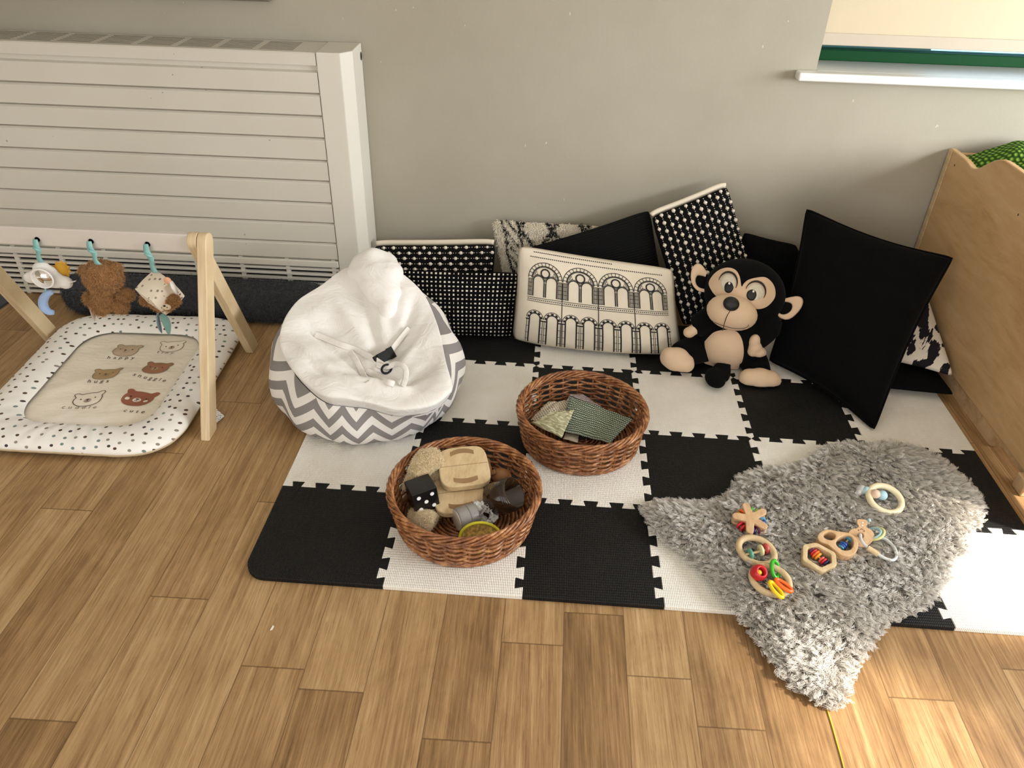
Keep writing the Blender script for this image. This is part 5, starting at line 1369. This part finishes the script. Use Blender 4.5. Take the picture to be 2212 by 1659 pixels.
hx_c = np.cumsum(np.cos(al_) * step, 1) - np.cos(al_[:, :1]) * step; hz_c = np.cumsum(np.sin(al_) * step, 1) - np.sin(al_[:, :1]) * step
cen3 = np.zeros((n, K, 3)); wob_ = cam_[:, None] * np.sin(cph[:, None] + frq[:, None] * t[None, :]) * t[None, :]
cen3[:, :, :2] = Q[:, None, :] + dirn[:, None, :] * hx_c[:, :, None] + lat[:, None, :] * wob_[:, :, None]
cen3[:, :, 2] = zc[:, None] + hz_c + cam_[:, None] * .6 * np.cos(cph[:, None] + frq[:, None] * t[None, :]) * t[None, :]
spread = .0060 * (1 - .72 * t)
off = rng.normal(0, 1, (n, SPC, 3)); off[:, :, 2] *= .45
pos = cen3[:, None, :, :] + off[:, :, None, :] * spread[None, None, :, None] + rng.normal(0, .00022, (n, SPC, K, 3)) * t[None, None, :, None]
flo = np.where(pos[..., 1] > -.0192 * pos[..., 0] - .004, TH, 0.0) + .001
pos[..., 2] = np.maximum(pos[..., 2], flo)
pos = pos.reshape(n * SPC, K, 3)
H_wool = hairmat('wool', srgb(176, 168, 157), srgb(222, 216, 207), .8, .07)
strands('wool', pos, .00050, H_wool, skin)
ZT = .052      # the height toys rest at, on the wool
def rodM(p, ax):
    ax = Vector(ax).normalized(); X_ = ax.orthogonal().normalized(); M = Matrix((X_, ax.cross(X_), ax)).transposed().to_4x4(); M.translation = p; return M
def disc(c, ax, r, h, mat, name, parent, bev=.0012):
    return obj(name, G().add(lathe([(0, -h / 2), (r - bev, -h / 2), (r, -h / 2 + bev), (r, h / 2 - bev), (r - bev, h / 2), (0, h / 2)], 24, rodM(c, ax))), mat, parent)
def lacq(name, c, rough=.28): return simple(name, c, rough, .04, 20)
K_red = lacq('lacquer_red', srgb(200, 36, 44)); K_or = lacq('lacquer_orange', srgb(240, 108, 36)); K_ye = lacq('lacquer_yellow', srgb(246, 206, 28)); K_gr = lacq('lacquer_green', srgb(62, 178, 40)); K_bl = lacq('lacquer_blue', srgb(38, 88, 160)); K_nv = lacq('lacquer_navy', srgb(38, 34, 92)); K_pu = lacq('lacquer_plum', srgb(98, 30, 60)); K_co = lacq('lacquer_coral', srgb(224, 96, 84)); K_lime = lacq('lacquer_lime', srgb(140, 190, 60)); K_teal = lacq('lacquer_teal', srgb(92, 156, 134)); K_cream = lacq('lacquer_cream', srgb(218, 212, 160)); K_rose = lacq('lacquer_rose', srgb(206, 84, 84)); K_amb = lacq('lacquer_amber', srgb(226, 152, 44)); K_sky = lacq('lacquer_sky', srgb(80, 142, 180)); K_ltb = lacq('silicone_blue', srgb(176, 214, 224), .5); K_gry = lacq('silicone_grey', srgb(196, 194, 190), .5); K_nud = lacq('silicone_nude', srgb(226, 196, 172), .5); K_pye = lacq('silicone_yellow', srgb(226, 226, 150), .5); K_ivory = lacq('ivory_ring', srgb(236, 222, 184), .4); K_clear = lacq('grey_white_ring', srgb(206, 208, 204), .3)
def up_frame(c, xdir, tilt=(0, 0, 1)):
    z = Vector(tilt).normalized(); x = Vector(xdir); x = (x - z * x.dot(z)).normalized(); y = z.cross(x)
    M = Matrix((x, y, z)).transposed().to_4x4(); M.translation = c; return M
# star rattle
c = at(1621, 1123, z=ZT + .020); Mst = up_frame(c, (1, -.25, 0), (-.12, -.30, 1))
st_ = thing('star_rattle', 'wooden five armed star rattle with coloured rings on the sheepskin', 'baby rattle', c - Vector((0, 0, .02)), 'wooden rattles on the sheepskin')
angs = [at(u, v, z=c.z) - c for u, v in ((1607, 1096), (1648, 1112), (1657, 1143), (1620, 1152), (1587, 1117))]
aa = sorted([math.atan2(*(Mst.to_3x3().transposed() @ a).yx) for a in angs]); poly = []
for i, a in enumerate(aa):
    b = aa[(i + 1) % 5] + (2 * PI if i == 4 else 0); La = .041; w = .0085
    d = Vector((math.cos(a), math.sin(a))); nrm = Vector((-d.y, d.x))
    for q in np.linspace(-PI / 2, PI / 2, 8): poly.append(tuple(d * (La - w + w * math.cos(q)) + nrm * w * math.sin(q)))
    mid = (a + b) / 2; poly.append((.0155 * math.cos(mid), .0155 * math.sin(mid)))
obj('star', G().add(prism(poly, .000, .010, Mst)), M_beech, st_, bevel=.002)
obj('star', G().add(prism(poly, -.022, -.012, Mst)), M_beech, st_, bevel=.002)
cols = [(K_nv, K_pu), (K_bl, K_sky), (K_gr, K_lime), (K_or, K_amb), (K_red, K_red)]
order = sorted(range(5), key=lambda i: 0)
for i in range(5):
    a = aa[i]; b = aa[(i + 1) % 5] + (2 * PI if i == 4 else 0); m = (a + b) / 2; p = Mst @ Vector((.024 * math.cos(m), .024 * math.sin(m), -.006)); tg = Mst.to_3x3() @ Vector((-math.sin(m), math.cos(m), 0))
    # colour by direction: back = green, right = blue, front right = navy, front left = red, left = orange
    wdir = Mst.to_3x3() @ Vector((math.cos(m), math.sin(m), 0)); ang_ = math.degrees(math.atan2(wdir.y, wdir.x)) % 360
    pr = (K_lime, K_gr) if 45 < ang_ < 115 else (K_or, K_amb) if 115 <= ang_ < 180 else (K_red, K_red) if 180 <= ang_ < 255 else (K_nv, K_pu) if 255 <= ang_ < 320 else (K_bl, K_sky)
    for s, mt in zip((-.005, .005), pr): obj('bead_ring', G().add(torus(p + tg * s, .0085, .0032, rodM(p, tg).to_3x3(), 20, 8)), mt, st_)
# oval ring with discs on a bar
c = at(1634, 1190, z=ZT + .013); Mo = up_frame(c, at(1660, 1205, z=.06) - at(1605, 1178, z=.06), (-.10, -.25, 1))
ov = thing('ring_rattle', 'oval wooden ring rattle with green, cream and red discs on a bar', 'baby rattle', c - Vector((0, 0, .013)), 'wooden rattles on the sheepskin')
obj('ring', G().add(torus(c, .039, .0072, Mo.to_3x3(), 48, 12, ry=.030)), M_pale, ov)
ax = (at(1668, 1187, z=c.z) - at(1612, 1196, z=c.z)).normalized(); b0, b1 = at(1611, 1198, z=c.z), at(1672, 1184, z=c.z)
obj('bar', G().add(tube([b0, b1], .0027, 10)), M_pale, ov)
disc(at(1620, 1197, z=c.z), ax, .0125, .0062, K_teal, 'disc', ov); disc(at(1643, 1189, z=c.z), ax, .0128, .0062, K_cream, 'disc', ov); disc(at(1654, 1185, z=c.z), ax, .0128, .0062, K_rose, 'disc', ov)
# round ring with loops and a red bead
c = at(1664, 1253, z=ZT + .013); Mr = up_frame(c, at(1695, 1270, z=.06) - at(1632, 1240, z=.06), (-.15, -.25, 1))
lr_ = thing('loop_ring_toy', 'wooden ring toy with red bead and green, orange and yellow loops', 'baby rattle', c - Vector((0, 0, .013)), 'wooden rattles on the sheepskin')
obj('ring', G().add(torus(c, .039, .0070, Mr.to_3x3(), 48, 12, ry=.031)), M_pale, lr_)
rb = at(1639, 1237, z=ZT + .022)
Mrb = rodM(rb, (CAM - rb).normalized() + Vector((.5, .1, .2)))
obj('red_bead', G().add(lathe([(.0085, .0125), (.0098, .0145), (.0125, .0135), (.0165, .007), (.0178, 0), (.0165, -.007), (.0125, -.0135), (.0098, -.0145), (.0085, -.0125)], 28, Mrb, closed=True)), K_red, lr_)
obj('yellow_ball', G().add(ell(rb + (CAM - rb).normalized() * .003, .0068)), K_ye, lr_)
def loop(px, mat, r, rx, ry, nrm):
    p = at(*px, z=ZT + .016); obj('loop', G().add(torus(p, rx, r, rodM(p, nrm).to_3x3(), 30, 10, ry=ry)), mat, lr_)
def loop2(a, b, w, mat, r, zoff=.028):
    """link between two pixels: an oval standing on the ring"""
    A, B = at(*a, z=ZT + zoff), at(*b, z=ZT + zoff * .62); m = (A + B) / 2; d = (B - A); L_ = d.length / 2; d.normalize(); s = d.cross((CAM - m).normalized()).normalized(); up = (s * .55 + (CAM - m).normalized() * .8).normalized()
    P = [m + d * L_ * math.cos(t) + up * w * math.sin(t) for t in np.linspace(0, 2 * PI, 30, endpoint=False)]
    obj('loop', G().add(tube(P, r, 10, closed=True)), mat, lr_)
loop2((1672, 1211), (1677, 1248), .012, K_gr, .0042); loop2((1676, 1252), (1710, 1277), .008, K_or, .0042); loop2((1663, 1257), (1690, 1290), .009, K_ye, .0042)
# hexagon rattle
c = at(1768, 1208, z=ZT + .010); hexpx = [(1734, 1181), (1763, 1176), (1805, 1199), (1808, 1226), (1775, 1241), (1733, 1214)]
Mh = up_frame(c, (1, 0, 0), (-.08, -.22, 1)); 
def inM(M, u, v, h=0.0):
    """pixel to the plane of frame M at height h"""
    o_ = M.inverted() @ CAM; d = M.to_3x3().transposed() @ (at(u, v, z=0) - CAM); t = (h - o_.z) / d.z; q = o_ + d * t; return (q.x, q.y)
hx_ = [inM(Mh, u, v - 4, .010) for u, v in hexpx]; ar = sum(hx_[i][0] * hx_[(i + 1) % 6][1] - hx_[(i + 1) % 6][0] * hx_[i][1] for i in range(6)); hx_ = hx_ if ar > 0 else hx_[::-1]
def roundpoly(P, r, n=4):
    out = []; P = [Vector(p) for p in P]; k = len(P)
    for i in range(k):
        a, b, d = P[i - 1], P[i], P[(i + 1) % k]; e1 = (a - b).normalized(); e2 = (d - b).normalized(); p1, p2 = b + e1 * r, b + e2 * r
        for j in range(n + 1): t_ = j / n; q = p1 * (1 - t_) ** 2 + b * 2 * t_ * (1 - t_) + p2 * t_ * t_; out.append((q.x, q.y))
    return out
hcx, hcy = sum(p[0] for p in hx_) / 6, sum(p[1] for p in hx_) / 6
hin = [(hcx + (x - hcx) * .70, hcy + (y - hcy) * .70) for x, y in hx_]
hr = thing('hexagon_rattle', 'hexagonal wooden frame rattle with orange, red and plum beads', 'baby rattle', c - Vector((0, 0, .01)), 'wooden rattles on the sheepskin')
obj('frame', G().add(ring_prism(roundpoly(hx_, .006), roundpoly(hin, .004), -.012, .012, Mh)), M_pale, hr, bevel=.0018)
a_, b_ = Mh @ Vector((*inM(Mh, 1750, 1186, 0), 0)), Mh @ Vector((*inM(Mh, 1788, 1221, 0), 0)); ax = (b_ - a_).normalized()
obj('bar', G().add(tube([a_, b_], .002, 8)), M_pale, hr)
for t_, r_, mt in ((.10, .0085, K_pu), (.22, .0098, K_red), (.34, .0108, K_or), (.46, .0100, K_amb), (.66, .0085, K_co), (.78, .0095, K_red), (.90, .0085, K_nv)): disc(a_.lerp(b_, t_), ax, r_, .0048, mt, 'bead', hr)
# two hole rattle
c = at(1808, 1174, z=ZT + .012); Mt = up_frame(c, (1, -.35, 0), (-.05, -.18, 1))
tw = thing('double_hole_rattle', 'rounded wooden rattle with two holes and blue beads beside the hexagon', 'baby rattle', c - Vector((0, 0, .012)), 'wooden rattles on the sheepskin')
outl = [(1771, 1150), (1786, 1143), (1810, 1147), (1838, 1152), (1853, 1168), (1852, 1188), (1838, 1200), (1818, 1199), (1800, 1186), (1788, 1176), (1772, 1170), (1766, 1160)]
def polyM(px, M, h): 
    P = [inM(M, u, v, h) for u, v in px]; A_r = sum(P[i][0] * P[(i + 1) % len(P)][1] - P[(i + 1) % len(P)][0] * P[i][1] for i in range(len(P))); P = P if A_r > 0 else P[::-1]
    return [(q.x, q.y) for q in catmull([(x, y, 0) for x, y in P], 4, True)]
h1 = polyM([(1780, 1153), (1792, 1148), (1804, 1154), (1802, 1164), (1791, 1166), (1781, 1161)], Mt, .012); h2 = polyM([(1808, 1166), (1822, 1157), (1838, 1158), (1844, 1172), (1838, 1186), (1822, 1188), (1808, 1178)], Mt, .012)
ou = polyM(outl, Mt, .012)
V2 = [Vector(p) for p in ou + h1 + h2]; n0, n1, n2 = len(ou), len(h1), len(h2)
ring = lambda a, n: [(a + i, a + (i + 1) % n) for i in range(n)]
res = delaunay_2d_cdt(V2, ring(0, n0) + ring(n0, n1) + ring(n0 + n1, n2), [], 0, 1e-6)
def pin(p, poly):
    c_ = False
    for i in range(len(poly)):
        (x1, y1), (x2, y2) = poly[i], poly[i - 1]
        if (y1 > p[1]) != (y2 > p[1]) and p[0] < (x2 - x1) * (p[1] - y1) / (y2 - y1) + x1: c_ = not c_
    return c_
vv = [(v.x, v.y) for v in res[0]]; tris = []
for f in res[2]:
    q = (sum(vv[i][0] for i in f) / len(f), sum(vv[i][1] for i in f) / len(f))
    if pin(q, ou) and not pin(q, h1) and not pin(q, h2): tris.append(tuple(f))
nv_ = len(vv); g = G()
vs = [Mt @ Vector((x, y, .012)) for x, y in vv] + [Mt @ Vector((x, y, -.012)) for x, y in vv]; fs = list(tris) + [tuple(nv_ + i for i in f[::-1]) for f in tris]
from collections import Counter
ec = Counter()
for f in tris:
    for i in range(len(f)): ec[(f[i], f[(i + 1) % len(f)])] += 1
for (a, b) in ec:
    if (b, a) not in ec: fs.append((b, a, nv_ + a, nv_ + b))
obj('frame', g.add((vs, fs)), M_beech, tw, bevel=.0018)
a_, b_ = Mt @ Vector((*inM(Mt, 1814, 1186, 0), 0)), Mt @ Vector((*inM(Mt, 1836, 1162, 0), 0)); ax = (b_ - a_).normalized(); obj('bar', G().add(tube([a_, b_], .002, 8)), M_pale, tw)
for t_, r_, mt in ((.10, .0078, K_sky), (.22, .0088, K_bl), (.36, .0092, K_bl), (.48, .0075, K_nv), (.86, .0078, K_sky)): disc(a_.lerp(b_, t_), ax, r_, .0042, mt, 'bead', tw)
# pear shaped key on a ring
c = at(1862, 1148, z=ZT + .018); Mk = up_frame(c, at(1895, 1150, z=.06) - at(1835, 1146, z=.06), (-.10, -.55, 1))
kt = thing('key_ring_toy', 'wooden vase shaped teether with sad face on a white ring with pastel discs', 'teether', c - Vector((0, 0, .018)))
kp = polyM([(1852, 1123), (1858, 1121), (1873, 1124), (1874, 1133), (1871, 1138), (1884, 1146), (1889, 1157), (1884, 1170), (1870, 1181), (1853, 1180), (1838, 1170), (1832, 1155), (1838, 1144), (1852, 1140), (1855, 1136), (1852, 1131)], Mk, .004)
key = obj('teether', G().add(prism(kp, -.004, .004, Mk)), M_beech, kt, bevel=.0015)
g = G()
for u, v, r_ in ((1855, 1145, .0012), (1867, 1147, .0012)):
    x, y = inM(Mk, u, v, .0045); obj('eye', G().add(prism([(x + r_ * math.cos(q), y + r_ * math.sin(q)) for q in np.linspace(0, 2 * PI, 10, endpoint=False)], .004, .0046, Mk)), M_ink, key, smooth=False)
P_ = [Mk @ Vector((*inM(Mk, u, v, .0044), .0044)) for u, v in ((1859, 1144), (1861, 1142), (1864, 1144))]; obj('mouth', G().add(tube(P_, .0005, 4)), M_ink, key)
for u, v in ((1864, 1129), (1863, 1135)):
    x, y = inM(Mk, u, v, .0045); obj('small_hole', G().add(prism([(x + .0017 * math.cos(q), y + .0017 * math.sin(q)) for q in np.linspace(0, 2 * PI, 12, endpoint=False)], .004, .0046, Mk)), M_offw, key, smooth=False)
x, y = inM(Mk, 1860, 1157, .0045); obj('ring_hole', G().add(prism([(x + .0068 * math.cos(q), y + .0068 * math.sin(q)) for q in np.linspace(0, 2 * PI, 20, endpoint=False)], .004, .0047, Mk)), M_slot2 if 'M_slot2' in globals() else M_comb, key, smooth=False)
for (px, mt, R_) in (((1885, 1152), K_ltb, .0165), ((1889, 1153), K_pye, .0195)):
    p = at(*px, z=ZT + .012); Mq = rodM(p, (-.55, .20, .75)); obj('pastel_ring', G().add(torus(p, R_, .0030, Mq.to_3x3(), 32, 8, ry=R_ * 1.15)), mt, kt)
obj('blue_tip', G().add(ell(at(1877, 1124, z=ZT + .014), (.004, .005, .004))), K_ltb, kt)
rpx = [(1858, 1154), (1860, 1166), (1868, 1177), (1880, 1186), (1895, 1196), (1912, 1206), (1928, 1210), (1936, 1203), (1935, 1190), (1926, 1176), (1913, 1165), (1898, 1159)]
rz = [.020, .022, .020, .017, .014, .011, .010, .010, .010, .010, .010, .010]
RP3 = catmull([at(u, v, z=ZT + z_) for (u, v), z_ in zip(rpx, rz)], 5); obj('ring', G().add(tube(RP3, .0035, 10)), K_clear, kt)
obj('clasp', G().add(tube([at(1874, 1183, z=ZT + .0185), at(1897, 1198, z=ZT + .0135)], .0062, 14)), M_pale, kt, bevel=.001)
# ring with silicone beads
c = at(1912, 1078, z=ZT + .012); Mr = up_frame(c, (1, -.35, 0), (.05, -.35, 1))
bt_ = thing('bead_ring_teether', 'cream wooden ring teether with blue, nude and grey beads at the back of the sheepskin', 'teether', c - Vector((0, 0, .012)))
obj('ring', G().add(torus(c, .0385, .0075, Mr.to_3x3(), 48, 12, ry=.0355)), K_ivory, bt_)
for (u, v, r_, mt, z_) in ((1872, 1060, .0108, K_ltb, .016), (1891, 1067, .0112, K_nud, .021), (1906, 1070, .0118, K_ltb, .015), (1861, 1058, .0125, K_gry, .012), (1855, 1064, .008, K_gry, .010)):
    obj('bead', G().add(ell(at(u, v, z=ZT + z_), r_, None, 18, 12)), mt, bt_)
obj('cord', G().add(tube([at(1858, 1059, z=ZT + .012), at(1880, 1063, z=ZT + .018), at(1900, 1069, z=ZT + .016)], .0014, 6)), K_gry, bt_)
# scrap of paper on the planks, yellow thread along a seam
p = at(588, 1357, z=.0)
o = obj('paper_scrap', G().add(prism([(p.x - .0025, p.y - .006), (p.x + .0015, p.y - .005), (p.x + .003, p.y + .004), (p.x - .0005, p.y + .006)], .0004, .0018)), M_offw, smooth=False); setp(o, 'tiny white scrap of paper on the floor planks in front of the mat', 'paper scrap')
P_ = catmull([at(u, v, z=.0014) for u, v in ((1781, 1508), (1786, 1530), (1797, 1566), (1808, 1605), (1818, 1640), (1828, 1680))], 4)
o = obj('yellow_thread', G().add(tube(P_, .0012, 6)), simple('thread_yellow', srgb(226, 176, 40), .7)); setp(o, 'thin yellow thread lying along a floor seam from the sheepskin tip', 'thread')
# ================================================================== camera, light
cd = D.cameras.new('camera'); cam = D.objects.new('camera', cd); C.objects.link(cam); bpy.context.scene.camera = cam
cd.sensor_width = 36; cd.lens = FPX * 36 / 2212; cd.clip_start = .02
cam.matrix_world = Matrix.Translation(CAM) @ CR.to_4x4()
def aim(o, d): o.rotation_euler = Vector(d).to_track_quat('-Z', 'Y').to_euler()
sd = D.lights.new('sun', 'SUN'); so = D.objects.new('sun', sd); C.objects.link(so); sd.energy = 6.0; sd.angle = math.radians(3.2); sd.color = (1, .93, .82)
aim(so, -SUN); so.location = (5, -2, 4)
ld = D.lights.new('window_light', 'AREA'); lo = D.objects.new('window_light', ld); C.objects.link(lo)
ld.shape = 'RECTANGLE'; ld.size = 2.2; ld.size_y = .5; ld.energy = 50; ld.color = (.92, .96, 1.0); lo.location = (3.15, .0, 1.05); aim(lo, (-1, .12, -.12))
w = D.worlds.new('world'); bpy.context.scene.world = w; w.use_nodes = True
bg = w.node_tree.nodes['Background']; bg.inputs[0].default_value = (1.0, .985, .965, 1); bg.inputs[1].default_value = 1.15
vs_ = bpy.context.scene.view_settings; vs_.view_transform = 'Standard'; vs_.look = 'None'; vs_.exposure = .84; vs_.gamma = 1
cy = bpy.context.scene.cycles
cy.max_bounces = 6; cy.diffuse_bounces = 3; cy.glossy_bounces = 2; cy.transmission_bounces = 4; cy.transparent_max_bounces = 6; cy.caustics_reflective = False; cy.caustics_refractive = False
